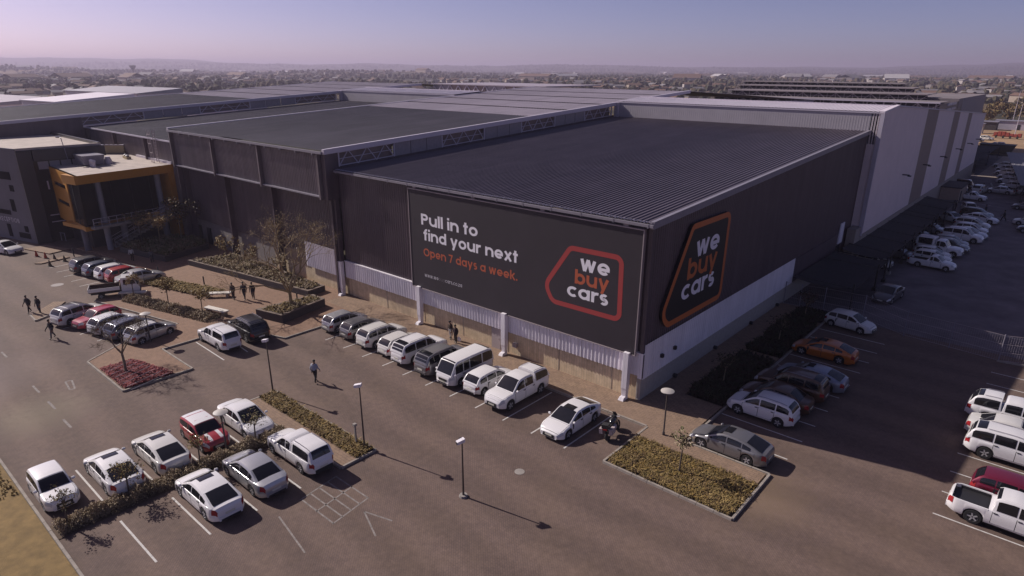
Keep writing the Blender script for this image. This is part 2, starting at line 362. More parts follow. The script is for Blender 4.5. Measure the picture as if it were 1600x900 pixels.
# raised pavements
slab('front_walkway', [(-34.2,0.2),(-34.2,-2.75),(-28.9,-2.75),(2.1,-2.75),(2.1,-3.9),(4.8,-3.9),(4.8,3.05),(2.0,3.05),(2.0,0.2)], -0.02, 0.12, M_WALK, 'tan paved walkway along the foot of the billboard wall')
slab('side_walkway', [(0.0,0.205),(1.995,0.205),(1.995,27.4),(0.0,27.4)], -0.02, 0.12, M_WALK, 'shaded paved walkway along the side wall')
slab('island_path', [(2.45,-3.905),(2.45,-4.15),(10.1,-4.15),(10.1,-2.85),(4.8,-2.85),(4.8,-3.905)], -0.02, 0.12, M_WALK)
PLZ = [(-28.9,0.3),(-34.205,0.3),(-34.205,-2.75),(-28.9,-2.755),(-28.9,-10.45),(-34.3,-12.2),(-34.3,-18.6),(-28.7,-18.6),(-28.7,-23.35),(-35.9,-23.35),(-38.4,-19.4),(-38.9,-15.1),(-51.4,-17.9),(-54.3,-13.2),(-56.2,-9.8),(-70.5,-11.5),(-75.5,-12.5),(-75.5,0.3)]
PLZ2 = [(-34.21,0.3),(-34.21,-2.75),(-28.9,-2.76),(-28.9,-10.45),(-34.3,-12.2),(-34.3,-18.6),(-28.7,-18.6),(-28.7,-23.35),(-35.9,-23.35),(-38.4,-19.4),(-38.9,-15.1),(-51.4,-17.9),(-54.3,-13.2),(-56.2,-9.8),(-70.5,-11.5),(-75.5,-12.5),(-75.5,0.3)]
slab('plaza_paving', PLZ2, -0.02, 0.12, M_PLAZA, 'brown paved plaza with planting in front of the dark warehouse')
# parking bay lines and road marks: children of the paving
def mark(x0, y0, x1, y1, wd=0.1, par=None, z=0.004, name='bay_line'):
    d = Vector((x1-x0, y1-y0, 0)); n = Vector((-d.y, d.x, 0)).normalized()*wd/2
    mb = MB(); mb.poly([(x0-n.x,y0-n.y,z),(x1-n.x,y1-n.y,z),(x1+n.x,y1+n.y,z),(x0+n.x,y0+n.y,z)])
    return mb.build(name, M_WORN if name in ('hatch_mark','lane_dash','road_mark') else M_WHITEPAINT, par or LOT)
for x in (-26.0,-23.4,-20.8,-18.21,-15.74,-13.14,-10.56,-8.02,-5.47,-3.0,-0.37): mark(x,-8.3,x,-2.95)
for y in (-0.27,2.35,4.86,7.5,10.1,12.75,15.5,18.0,20.5,23.0): mark(5.1,y,10.45,y-0.05)
for y in (-0.3,2.24,4.82,7.36,9.9,12.4,15.0,17.45,19.96,22.53): mark(18.05,y,23.3,y)
for y in (-29.0,-26.45,-23.85,-21.25): mark(-20.2,y,-15.9,y); 
for y in (-29.0,-26.4,-23.9,-21.3): mark(-13.4,y,-8.9,y)
mark(-33.8,-15.9,-28.5,-16.05); mark(-33.7,-13.6,-28.6,-14.0)
for i, (x, y) in enumerate(((-45.6,-22.4),(-43.0,-21.9),(-40.3,-21.4))): mark(x,y,x-1.1,y+4.6)
for i in range(5): mark(-68.2+2.55*i,-17.4,-68.6+2.55*i,-12.6)
for x, y in ((-34.6,-27.5),(-31.0,-27.5),(-43.6,-27.4),(-48,-27.4),(-27.4,-27.6)): mark(x,y,x+1.6,y,0.14,name='lane_dash')
for q in (((-33.5,-25.3),(-31.8,-25.6)),((-31.8,-25.6),(-31.9,-25.9)),((-33.5,-25.3),(-33.6,-25.7)),((-33.6,-25.7),(-31.9,-25.9))): mark(*q[0],*q[1],0.12,name='road_mark')
# hatched loading bay at the bottom
for i in range(5):
    y = -19.35-i*0.62
    mark(-8.4+i*0.1,y,-5.4+i*0.1,y,0.09,name='hatch_mark')
mark(-8.4,-19.3,-8.0,-21.9,0.09,name='hatch_mark'); mark(-5.4,-19.3,-5.0,-21.9,0.09,name='hatch_mark')
mark(-6.9,-19.3,-6.5,-21.9,0.09,name='hatch_mark')
for q in ((-4.6,-20.2,-2.6,-21.0),(-4.6,-20.2,-2.9,-19.7),(-7.6,-23.4,-4.2,-24.0)): mark(*q,0.09,name='hatch_mark')
mark(-20.0,16,0,0) if False else None
mark(2,105,9,103,0.15,YARD,0.008,'yard_line'); mark(3,88,10.5,86.5,0.12,YARD,0.008,'yard_line'); mark(11,92,13,90,0.12,YARD,0.008,'yard_line')
# manhole covers
def disc_mark(x, y, r, m, name):
    mb = MB(); mb.lathe([(r,0.002),(r,0.014)], (x,y,0), 18); mb.build(name, m, LOT)
disc_mark(-60.3,-18.8,0.6,mat('pale_cover',(0.3,0.26,0.25),0.8),'manhole_cover'); disc_mark(-0.8,-12,0.3,M_CONCRETE,'manhole_cover')

# kerbs: stones about a metre long, children of one kerb each
kerb_n = [0]
def kerb(label, pts, w=0.17, h=0.14, closed=False, m=None):
    root = thing('kerb', None, None); tag(root, label, None, None, 'structure')
    if closed: pts = pts+[pts[0]]
    cache = {}
    for (a, b) in zip(pts[:-1], pts[1:]):
        a = Vector((a[0],a[1],0)); b = Vector((b[0],b[1],0)); d = b-a; L = d.length
        if L < 0.3: continue
        n = max(1, round(L/1.0)); s = L/n; key = round(s, 4)
        if key not in cache:
            mb = MB(); e = 0.012
            mb.hexa([(e,-w/2,-.03),(s-e,-w/2,-.03),(s-e,w/2,-.03),(e,w/2,-.03),(e,-w/2+.02,h),(s-e,-w/2+.02,h),(s-e,w/2-.02,h),(e,w/2-.02,h)])
            me = mb.mesh('kerb_stone'); me.materials.append(m or M_KERB); cache[key] = me
        ang = math.atan2(d.y, d.x)
        for i in range(n):
            p = a+d*(i/n)
            o = link('kerb_stone', cache[key], root, (p.x, p.y, rnd.uniform(-0.006, 0.006)), ang+rnd.uniform(-0.004,0.004))
    return root
kerb('pale kerb along the front walkway', [(-28.8,-2.68),(2.2,-2.68)])
kerb('kerb round the lawn island by the corner', [(2.28,-2.75),(2.32,-7.98),(10.3,-7.98),(10.28,-2.72),(5.0,-2.72),(4.93,27.0)])
kerb('kerb round the red bed and the plaza edge', [(-28.78,-2.7),(-28.78,-10.5),(-34.2,-12.25),(-34.2,-18.5),(-28.6,-18.5),(-28.6,-23.45),(-36.0,-23.45),(-38.5,-19.4),(-38.95,-15.2),(-51.5,-18.0)])
kerb('kerb round the long narrow bed', [(-20.4,-16.2),(-8.8,-16.2),(-8.8,-18.7),(-20.4,-18.7)], closed=True)
kerb('kerb beside the dry lawn', [(-70,-31.66),(30,-31.66)])
kerb('kerb below the yard fence', [(18.1,25.2),(24,26.2)])
kerb('kerb of the paver strip by the pedestrians', [(-51.6,-23.4),(-49.5,-23.5),(-50.2,-22.2)])
slab('paver_strip', [(-51.5,-23.3),(-49.6,-23.4),(-50.3,-22.3),(-53.4,-20.0),(-54.2,-20.8)], -0.02, 0.1, M_WALK)
slab('traffic_island', [(-71.2,-18.1),(-70.6,-17.6),(-71.3,-14.4),(-72.2,-14.7)], -0.02, 0.12, M_WALK)
slab('kerb_platform', [(-79.9,-17.0),(-74.9,-15.6),(-75.6,-13.1),(-80.0,-14.6)], -0.02, 0.12, M_WALK)
slab('bed_path', [(-20.3,-18.6),(-8.9,-18.6),(-8.9,-17.55),(-20.3,-17.55)], -0.02, 0.12, M_WALK)

# ------------------------------------------------------------------ the warehouses
def roof_sheet(x0, x1, y0, z0, y1, z1, pitch, depth):
    mb = MB(); v = Vector((0, y1-y0, z1-z0)); n = Vector((0, -(z1-z0), y1-y0)).normalized()
    mb.corr((x0, y0, z0), (1,0,0), x1-x0, v, v.length, n, pitch, depth)
    return mb
def wallx(x0, x1, y, z0, z1, pitch=0.3, depth=0.035):      # sheet facing -Y
    mb = MB(); mb.corr((x0, y, z0), (1,0,0), x1-x0, (0,0,1), z1-z0, (0,-1,0), pitch, depth); return mb
def wally(x, y0, y1, z0, z1, pitch=0.3, depth=0.035, zt1=None):       # sheet facing +X; top may slope from z1 to zt1
    mb = MB(); mb.corr((x, y0, z0), (0,1,0), y1-y0, (0,0,1), 1.0, (1,0,0), pitch, depth)
    zt1 = z1 if zt1 is None else zt1
    for i in range(1, len(mb.v), 2):
        q = mb.v[i]; t = (q[1]-y0)/(y1-y0); mb.v[i] = (q[0], q[1], z1+(zt1-z1)*t)
    return mb
def zroof(y, e=12.85, s=0.0525): return e+s*y

# --- the hall with the billboard
A = thing('warehouse', 'long dark hall carrying the big billboard on its front', 'warehouse', (0,0,0))
wallx(-34.2,0,0.0,3.72,12.7,0.3,0.035).build('dark_front_cladding', M_DARKCLAD, A)
wallx(-34.2,0,-0.16,2.05,3.72,0.33,0.05).build('white_front_cladding', M_WHITECLAD, A)
MB().box(-34.2,-0.22,3.72,0.2,0.0,3.80).build('flashing', M_WHITECLAD, A)
mb = MB(); mb.box(-34.2,0.12,-0.1,-0.02,0.5,2.1); mb.build('brick_plinth', M_BRICK, A)
for x in (-28,-22.6,-17.6,-12.4,-7.2,-2.4): MB().box(x-0.02,0.1,0.12,x+0.02,0.13,2.05).build('plinth_joint', M_CONCRETE, A)
wally(0.0,0.0,49.0,3.9,12.75,0.3,0.035,15.3).build('dark_side_cladding', M_DARKSIDE, A)
wally(0.12,0.0,29.4,1.75,4.35,0.33,0.03).build('white_side_cladding', M_WHITECLAD, A)
MB().box(-0.02,29.4,1.75,0.1,49,4.2).build('side_base_panel', M_DARKCLAD, A)
MB().box(-0.3,0.0,-0.1,0.02,49,1.8).build('side_plinth', mat('grey_plinth', (0.36,0.32,0.29), 0.8, var=0.1), A)
MB().box(-0.12,-0.2,1.9,0.16,0.0,12.7).build('corner_trim', M_DARKCLAD, A)
MB().box(-0.14,-0.24,1.9,0.18,-0.2,3.8).build('corner_trim', M_WHITECLAD, A)
roof_sheet(-34.2,0.25,-0.35,12.83,49.0,zroof(49),0.38,0.07).build('roof', M_ROOFDARK, A)
mb = MB(); mb.hexa([(0.0,-0.35,12.5),(0.28,-0.35,12.5),(0.28,49,15.1),(0.0,49,15.1),(0.0,-0.35,12.98),(0.28,-0.35,12.98),(0.28,49,15.55),(0.0,49,15.55)])
mb.build('verge_flashing', M_TRIM, A)
mb = MB(); mb.box(-34.2,-0.55,12.62,0.3,-0.36,12.8); mb.build('gutter', M_TRIM, A)
for i in range(14): MB().box(-33.9+i*2.6,-0.57,12.56,-33.82+i*2.6,-0.4,12.82).build('gutter_bracket', M_TRIM, A)
mb = MB(); mb.corr((-34.2,-0.42,12.86),(1,0,0),34.4,(0,1,0),0.3,(0,0,1),0.24,0.06); mb.build('eave_filler', mat('eave_closer',(0.3,0.27,0.32),0.4), A)
for (x, dark) in ((-34.55,True),(-22.6,False),(-12.35,False),(-0.95,False)):
    p = MB(); p.box(x-0.21,-0.62,0.95,x+0.21,-0.2,3.7)
    o = p.build('downpipe', M_WHITECLAD, A)
    q = MB(); q.hexa([(x-.16,-.55,.3),(x+.16,-.55,.3),(x+.16,-.22,.3),(x-.16,-.22,.3),(x-.2,-.6,.95),(x+.2,-.6,.95),(x+.2,-.22,.95),(x-.2,-.22,.95)])
    q.hexa([(x-.22,-.95,.08),(x+.22,-.95,.08),(x+.22,-.3,.08),(x-.22,-.3,.08),(x-.18,-.8,.32),(x+.18,-.8,.32),(x+.18,-.25,.4),(x-.18,-.25,.4)])
    q.build('pipe_shoe', M_WHITECLAD, o)
    if dark:
        MB().box(x-0.17,-0.5,3.705,x+0.17,-0.04,12.45).build('downpipe', M_DARKCLAD, A)
        MB().box(x-0.62,-0.3,3.705,x-0.3,-0.02,12.45).build('downpipe', M_DARKCLAD2, A)
# doors of the front
d = MB().box(-14.15,0.02,0.1,-13.2,0.2,2.0).build('door', M_STEEL, A); MB().box(-13.35,-0.02,1.0,-13.3,0.03,1.1).build('handle', M_CHROME, d)
MB().box(-11.75,-0.14,0.85,-11.35,0.125,1.2).build('meter_box', M_STEEL, A)
d = MB().box(0.0,43.6,0.1,0.16,44.9,2.8).build('side_door', M_BLACKGAP, A)
MB().box(0.1,43.8,3.0,0.22,45.3,5.4).build('notice_panel', M_WHITECLAD, A)
for y in (5.0,12.0,19.5,26): 
    MB().lathe([(0.16,0),(0.16,0.25)],(0.02,y,0.3),10,'x').build('scupper', M_BLACK, A)
for y in (2.3,4.2): MB().box(0.15,y,2.7,0.35,y+0.25,2.95).build('wall_lamp', M_BLACK, A)
# clerestory between this hall and the raised one
def clerestory(par, x, y0, y1, zb0, zt0, slope, bays, open_first=True, depth=0.0):
    L = (y1-y0)/bays
    for i in range(bays):
        a = y0+i*L; b = a+L; za, zb = zb0+slope*(a-y0), zb0+slope*(b-y0); ta, tb = zt0+slope*(a-y0), zt0+slope*(b-y0)
        if (i % 2 == 0) == open_first:
            mb = MB(); mb.quad((x-0.35,a,za),(x-0.35,b,zb),(x-0.35,b,tb),(x-0.35,a,ta)); mb.build('clerestory_sheet', M_POLYCARB, par)
            t = MB(); n = 6; r = 0.055
            for k in range(n):
                p = k/n; q = (k+1)/n; f = lambda u, lo: (x, a+(b-a)*u, (za+(zb-za)*u)*(lo)+(ta+(tb-ta)*u)*(1-lo))
                lo0, lo1 = (1, 0) if k % 2 == 0 else (0, 1)
                t.tube(f(p, lo0), f(q, lo1), r, None, 4)
            t.tube((x,a,za+.08),(x,b,zb+.08),0.06,None,4); t.tube((x,a,(za+ta)/2),(x,b,(zb+tb)/2),0.04,None,4); t.tube((x,a,ta-.1),(x,b,tb-.1),0.06,None,4)
            t.tube((x,a,za),(x,a,ta),0.09,None,4); t.tube((x,b,zb),(x,b,tb),0.09,None,4)
            t.build('clerestory_truss', M_PALETRIM, par)
        else:
            for k in range(3):
                u0, u1 = k/3+0.006, (k+1)/3-0.006
                g = lambda u: (a+(b-a)*u, za+(zb-za)*u, ta+(tb-ta)*u)
                p, q = g(u0), g(u1); mb = MB()
                mb.hexa([(x-.1,p[0],p[1]),(x+.02,p[0],p[1]),(x+.02,q[0],q[1]),(x-.1,q[0],q[1]),(x-.1,p[0],p[2]),(x+.02,p[0],p[2]),(x+.02,q[0],q[2]),(x-.1,q[0],q[2])])
                mb.build('clerestory_panel', M_CLERPANEL, par)

def raised_hall(name, label, x0, x1, y0, with_front):
    h = thing(name, label, 'warehouse', (0,0,0))
    zf = 14.72+0.0525*(y0+1.55)
    zr = lambda y: zf+0.0525*(y-y0)
    roof_sheet(x0,x1,y0,zf,29.5,zr(29.5),0.4,0.03).build('roof', M_ROOFDARK2, h)
    n = 5; L = (71.5-29.5)/n
    for i in range(n):
        a = 29.5+i*L; b = a+L-0.85
        roof_sheet(x0,x1,a,zr(a)+0.02,b,zr(b)+0.02,0.5,0.03).build('pale_roof_strip', M_ROOFLIGHT, h)
    roof_sheet(x0,x1,29.4,zr(29.4)-0.08,71.5,zr(71.5)-0.08,0.8,0.02).build('roof', M_ROOFDARK2, h)
    roof_sheet(x0,x1,71.5,zr(71.5)-0.01,138,zr(71.5)-3.4,0.8,0.03).build('rear_roof', M_ROOFLIGHT, h)
    for x, s in ((x0, -1), (x1, 1)):
        mb = MB(); e = 0.3
        xa, xb = (x-0.05, x+e) if s > 0 else (x-e, x+0.05)
        mb.hexa([(xa,y0,zf-.35),(xb,y0,zf-.35),(xb,71.5,zr(71.5)-.35),(xa,71.5,zr(71.5)-.35),(xa,y0,zf+.12),(xb,y0,zf+.12),(xb,71.5,zr(71.5)+.12),(xa,71.5,zr(71.5)+.12)])
        mb.build('verge_flashing', M_PALETRIM, h)
    mb = MB(); mb.hexa([(x1-.6,52,5),(x1-.02,52,5),(x1-.02,138,5),(x1-.6,138,5),(x1-.6,52,17.4),(x1-.02,52,17.4),(x1-.02,138,15),(x1-.6,138,15)]); mb.build('rear_side_wall', M_PARAPET, h)
    clerestory(h, x1-0.05, y0+1.8, 47.6, zf-1.72+0.0525*1.8, zf-0.3+0.0525*1.8, 0.0525, 7)
    mb = MB(); mb.hexa([(x1-.5,y0+1.8,9),(x1-.08,y0+1.8,9),(x1-.08,48.5,9),(x1-.5,48.5,9),(x1-.5,y0+1.8,zf-1.66+.09),(x1-.08,y0+1.8,zf-1.66+.09),(x1-.08,48.5,zf-1.66+2.55),(x1-.5,48.5,zf-1.66+2.55)]); mb.build('side_wall', M_DARKCLAD, h)
    return h, zf
C, zc = raised_hall('raised_warehouse', 'tall dark hall with overhanging ribbed front and pale ridge strips', -68.2, -34.25, -1.55, True)
# front of the raised hall: three overhanging upper panels, recessed lower wall, fins
mb = MB().box(-68.2,-1.75,14.4,-34.2,-1.56,14.62); mb.build('gutter', M_TRIM, C)
for i in range(12): MB().box(-67.6+i*2.9,-1.8,14.22,-67.5+i*2.9,-1.2,14.4).build('gutter_bracket', M_TRIM, C)
XS = [-68.0,-57.0,-46.4,-35.2]
for i in range(3):
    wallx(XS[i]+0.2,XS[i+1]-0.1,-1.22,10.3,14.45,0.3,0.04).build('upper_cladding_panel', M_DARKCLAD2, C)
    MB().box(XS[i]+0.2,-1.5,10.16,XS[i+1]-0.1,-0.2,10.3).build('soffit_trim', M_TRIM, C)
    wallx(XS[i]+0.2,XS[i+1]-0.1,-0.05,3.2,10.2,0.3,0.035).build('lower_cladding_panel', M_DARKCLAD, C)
for i, x in enumerate(XS):
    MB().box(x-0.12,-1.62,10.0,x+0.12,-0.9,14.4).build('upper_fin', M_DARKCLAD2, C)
    MB().box(x+0.14,-0.7,0.1,x+0.42,0.0,10.15).build('lower_fin', M_DARKCLAD, C)
MB().box(-35.0,-1.3,10.0,-34.3,0.3,14.4).build('end_cladding', M_DARKCLAD, C)
MB().box(-34.95,-0.45,0.1,-34.75,0.0,10.0).build('end_fin', M_DARKCLAD2, C)
MB().box(-68.3,0.15,-0.1,-48.3,0.6,3.25).build('grey_base_wall', mat('warm_grey_base',(0.2,0.17,0.165),0.8,var=0.1), C)
MB().box(-48.3,0.12,-0.1,-34.25,0.6,1.9).build('brick_plinth', M_BRICK, C)
wallx(-41.4,-35.1,-0.12,1.85,4.6,0.33,0.05).build('white_front_cladding', M_WHITECLAD, C)
wallx(-48.3,-41.4,0.05,1.85,3.25,0.33,0.05).build('brown_base_cladding', mat('tan_cladding',(0.36,0.27,0.2),0.6), C)
MB().box(-67.9,0.0,0.1,-66.9,0.14,2.3).build('door', M_BLACK, C); MB().box(-65.2,0.0,0.1,-64.2,0.14,2.3).build('door', M_BLACK, C)
MB().box(-68.25,-1.2,0.1,-68.1,0.3,14.3).build('end_cladding', M_DARKCLAD, C)
# --- set back hall, left of the raised one
D = thing('set_back_warehouse', 'lower dark hall behind the yellow framed office', 'warehouse', (0,0,0))
roof_sheet(-103,-68.3,-0.3,12.95,48.6,15.5,0.4,0.03).build('roof', M_ROOFDARK2, D)
MB().box(-103,-0.5,12.75,-68.4,-0.31,12.93).build('gutter', M_PALETRIM, D)
for i in range(3): wallx(-102.8+i*11.5,-91.6+i*11.5,-0.02,0.1,12.7,0.3,0.035).build('front_cladding_panel', M_DARKCLAD2, D)
for i in range(4): MB().box(-103+i*11.5,-0.5,0.1,-102.7+i*11.5,0.05,12.7).build('fin', M_DARKCLAD, D)
# --- far left hall
E_, ze = raised_hall('far_left_warehouse', 'long dark hall at the far left with a pale rear roof', -137.5, -103.1, -22.0, False)
mb = MB(); mb.hexa([(-103.5,-22,9.4),(-103.05,-22,9.4),(-103.05,-0.6,9.4),(-103.5,-0.6,9.4),(-103.5,-22,ze-.3),(-103.05,-22,ze-.3),(-103.05,-0.6,ze+.8),(-103.5,-0.6,ze+.8)]); mb.build('side_cladding', M_DARKCLAD, E_)
MB().box(-137,-21,-0.1,-104.5,-0.4,9.4).build('recessed_base', M_BLACKGAP, E_)  # solid near-black box, its colour stands in for the recess's shade
MB().box(-103.6,-10,0,-103.2,-9.6,9.4).build('column', M_STEEL, E_)
# --- white halls behind (same front wall line, Y = 48.8)
def white_hall(name, label, x0, x1, wall_m, roof_m, full):
    h = thing(name, label, 'warehouse', (0,0,0))
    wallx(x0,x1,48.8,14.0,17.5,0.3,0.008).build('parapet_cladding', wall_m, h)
    roof_sheet(x0,x1+0.15,48.68,17.62,55.4,18.0,0.45,0.04).build('roof', roof_m, h)
    mb = MB(); mb.box(x0,48.7,17.42,x1,48.79,17.58); mb.build('eave_trim', M_PALETRIM, h)
    roof_sheet(x0,x1,55.4,18.0,138,13.5,0.6,0.03).build('rear_roof', M_ROOFLIGHT, h)
    mb = MB(); mb.box(x0,55.25,17.9,x1,55.55,18.1); mb.build('ridge_cap', M_PALETRIM, h)
    MB().box(x0-0.15,48.4,15.4,x0+0.5,48.8,17.45).build('corner_trim', M_PALETRIM, h)
    return h
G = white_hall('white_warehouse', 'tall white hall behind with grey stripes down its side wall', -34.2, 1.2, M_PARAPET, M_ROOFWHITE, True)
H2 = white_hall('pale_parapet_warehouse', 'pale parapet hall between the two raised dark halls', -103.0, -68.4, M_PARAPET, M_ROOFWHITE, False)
# side wall of the white hall: sheets and stripes side by side
def gtop(y): return 17.4+(y-48.8)*0.09 if y < 55.4 else 18.0-(y-55.4)*4.5/82.6
wallx(0.06,1.2,48.8,3.2,17.45,0.3,0.006).build('return_cladding', M_GREYCLAD, G)
cuts = [(48.8,55.4,'w'),(55.4,74.6,'w'),(74.6,83.2,'s'),(83.2,97.5,'w'),(97.5,103.8,'s'),(103.8,113.8,'w'),(113.8,118.6,'s'),(118.6,138,'w')]
for a, b, k in cuts:
    zb = 3.3
    o = wally(1.2,a,b,zb,gtop(a+1e-6),0.45,0.03,gtop(b-1e-6)).build('stripe_cladding' if k == 's' else 'white_side_cladding', M_STRIPE if k == 's' else M_GREYCLAD, G)
mb = MB(); mb.hexa([(0.95,55.4,17.95),(1.35,55.4,17.95),(1.35,138,13.4),(0.95,138,13.4),(0.95,55.4,18.12),(1.35,55.4,18.12),(1.35,138,13.6),(0.95,138,13.6)]); mb.build('verge_flashing', M_PALETRIM, G)
mb = MB(); mb.hexa([(0.95,48.66,17.45),(1.4,48.66,17.45),(1.4,55.4,17.95),(0.95,55.4,17.95),(0.95,48.66,17.68),(1.4,48.66,17.68),(1.4,55.4,18.16),(0.95,55.4,18.16)]); mb.build('verge_flashing', M_ROOFWHITE, G)
MB().box(1.0,48.6,3.3,1.45,48.8,17.4).build('corner_trim', M_PALETRIM, G)
MB().box(0.4,49.0,-0.1,1.3,138,3.28).build('side_plinth', mat('tan_plinth',(0.3,0.25,0.22),0.8,var=0.1), G)
MB().box(0.3,46.5,-0.1,1.25,49.0,4.4).build('side_plinth', MATS['tan_plinth'], G)
MB().box(-34,137.6,0,1.1,138,13.4).build('rear_wall', M_GREYCLAD, G)
for y in (66.0,79.5,93.0,108.0,121.0,132.0):
    o = MB().box(1.2,y,8.6,2.1,y+0.12,8.75).build('wall_light', M_BLACK, G); MB().box(1.9,y-0.2,8.5,2.3,y+0.3,8.62).build('lamp_head', M_BLACK, o)
# ridge clerestory bridging the raised halls far back
B2 = thing('ridge_clerestory', 'low truss wall on the far ridge between pale roofs', 'roof structure', (0,0,0))
for i in range(6):
    x = -102.5+i*5.7; t = MB(); t.box(x,75,15.6,x+5.5,75.2,18.4); t.build('wall_panel', M_POLYCARB if i % 3 else M_CLERPANEL, B2)
    t = MB()
    for k in range(4): t.tube((x+k*1.37,74.9,16.6 if k % 2 else 18.3),(x+(k+1)*1.37,74.9,18.3 if k % 2 else 16.6),0.1,None,4)
    t.build('truss', M_PALETRIM, B2)
MB().box(-103,74.6,18.4,-68,95,18.6).build('roof', M_ROOFLIGHT, B2)
# hall under construction behind the white hall
M_UNFIN = mat('dusty_roof_sheet', (0.2,0.165,0.17), 0.7, var=.25, vscale=.15)
K = thing('unfinished_warehouse', 'unfinished steel hall with open roof trusses behind the white hall', 'warehouse', (0,0,0))
mb = MB(); mb.box(-62,141.2,-0.1,-8.2,212,13.2); mb.build('body', M_DARKCLAD, K)
for i in range(4): MB().box(-62,140.9,9.5+i*1.4,-7.8,141.1,9.62+i*1.4).build('girt', M_STEEL, K)
for i in range(16): MB().box(-62+i*3.55,140.7,0,-61.8+i*3.55,140.88,15.0).build('column', M_STEEL, K)
roofs = [(140.2,152,15.35,-7.8,-62),(160,172,16.5,-14,-66),(180,191,17.5,-21,-72),(198,208,18.4,-27,-78)]
for (ya, yb, zz, xr, xl) in roofs:
    MB().box(xl,ya,zz-0.12,xr,yb,zz).build('roof', M_UNFIN, K)
    MB().box(xl,ya-0.2,zz-0.22,xr,ya-0.02,zz+0.06).build('fascia', M_PALETRIM if ya < 150 else M_STEEL, K)
    MB().box(xl+.5,ya+1.6,13.0,xr-.3,ya+1.8,zz-.3).build('clerestory_back', M_BLACKGAP, K)
    t = MB()
    st_ = (xr-xl)/24
    for k in range(24): t.tube((xl+k*st_,ya+0.1,zz-1.9 if k % 2 else zz-.3),(xl+(k+1)*st_,ya+0.1,zz-.3 if k % 2 else zz-1.9),0.09,None,4); t.tube((xl+k*st_,ya+.1,zz-2.0),(xl+k*st_,ya+.1,zz-.2),.07,None,4)
    t.tube((xl,ya+.1,zz-1.9),(xr,ya+.1,zz-1.9),.1,None,4); t.tube((xl,ya+.1,zz-1.0),(xr,ya+.1,zz-1.0),.06,None,4)
    t.build('truss', M_STEEL, K)
mb = MB(); mb.box(-8.1,141.2,0,-7.9,171,14.9); mb.build('side_wall', M_DARKCLAD, K)
for i in range(4):
    for j in range(2): MB().box(-7.9,150+j*6,11+i*1.1,-7.7,155.4+j*6,11.5+i*1.1).build('side_girt', M_PALETRIM, K)
wally(-7.8,171,212,0,15.5,0.5,0.04).build('side_cladding', M_CLERPANEL, K)
MB().box(-26,165,13.21,-7.82,212,15.5).build('rear_block', M_UNFIN, K)

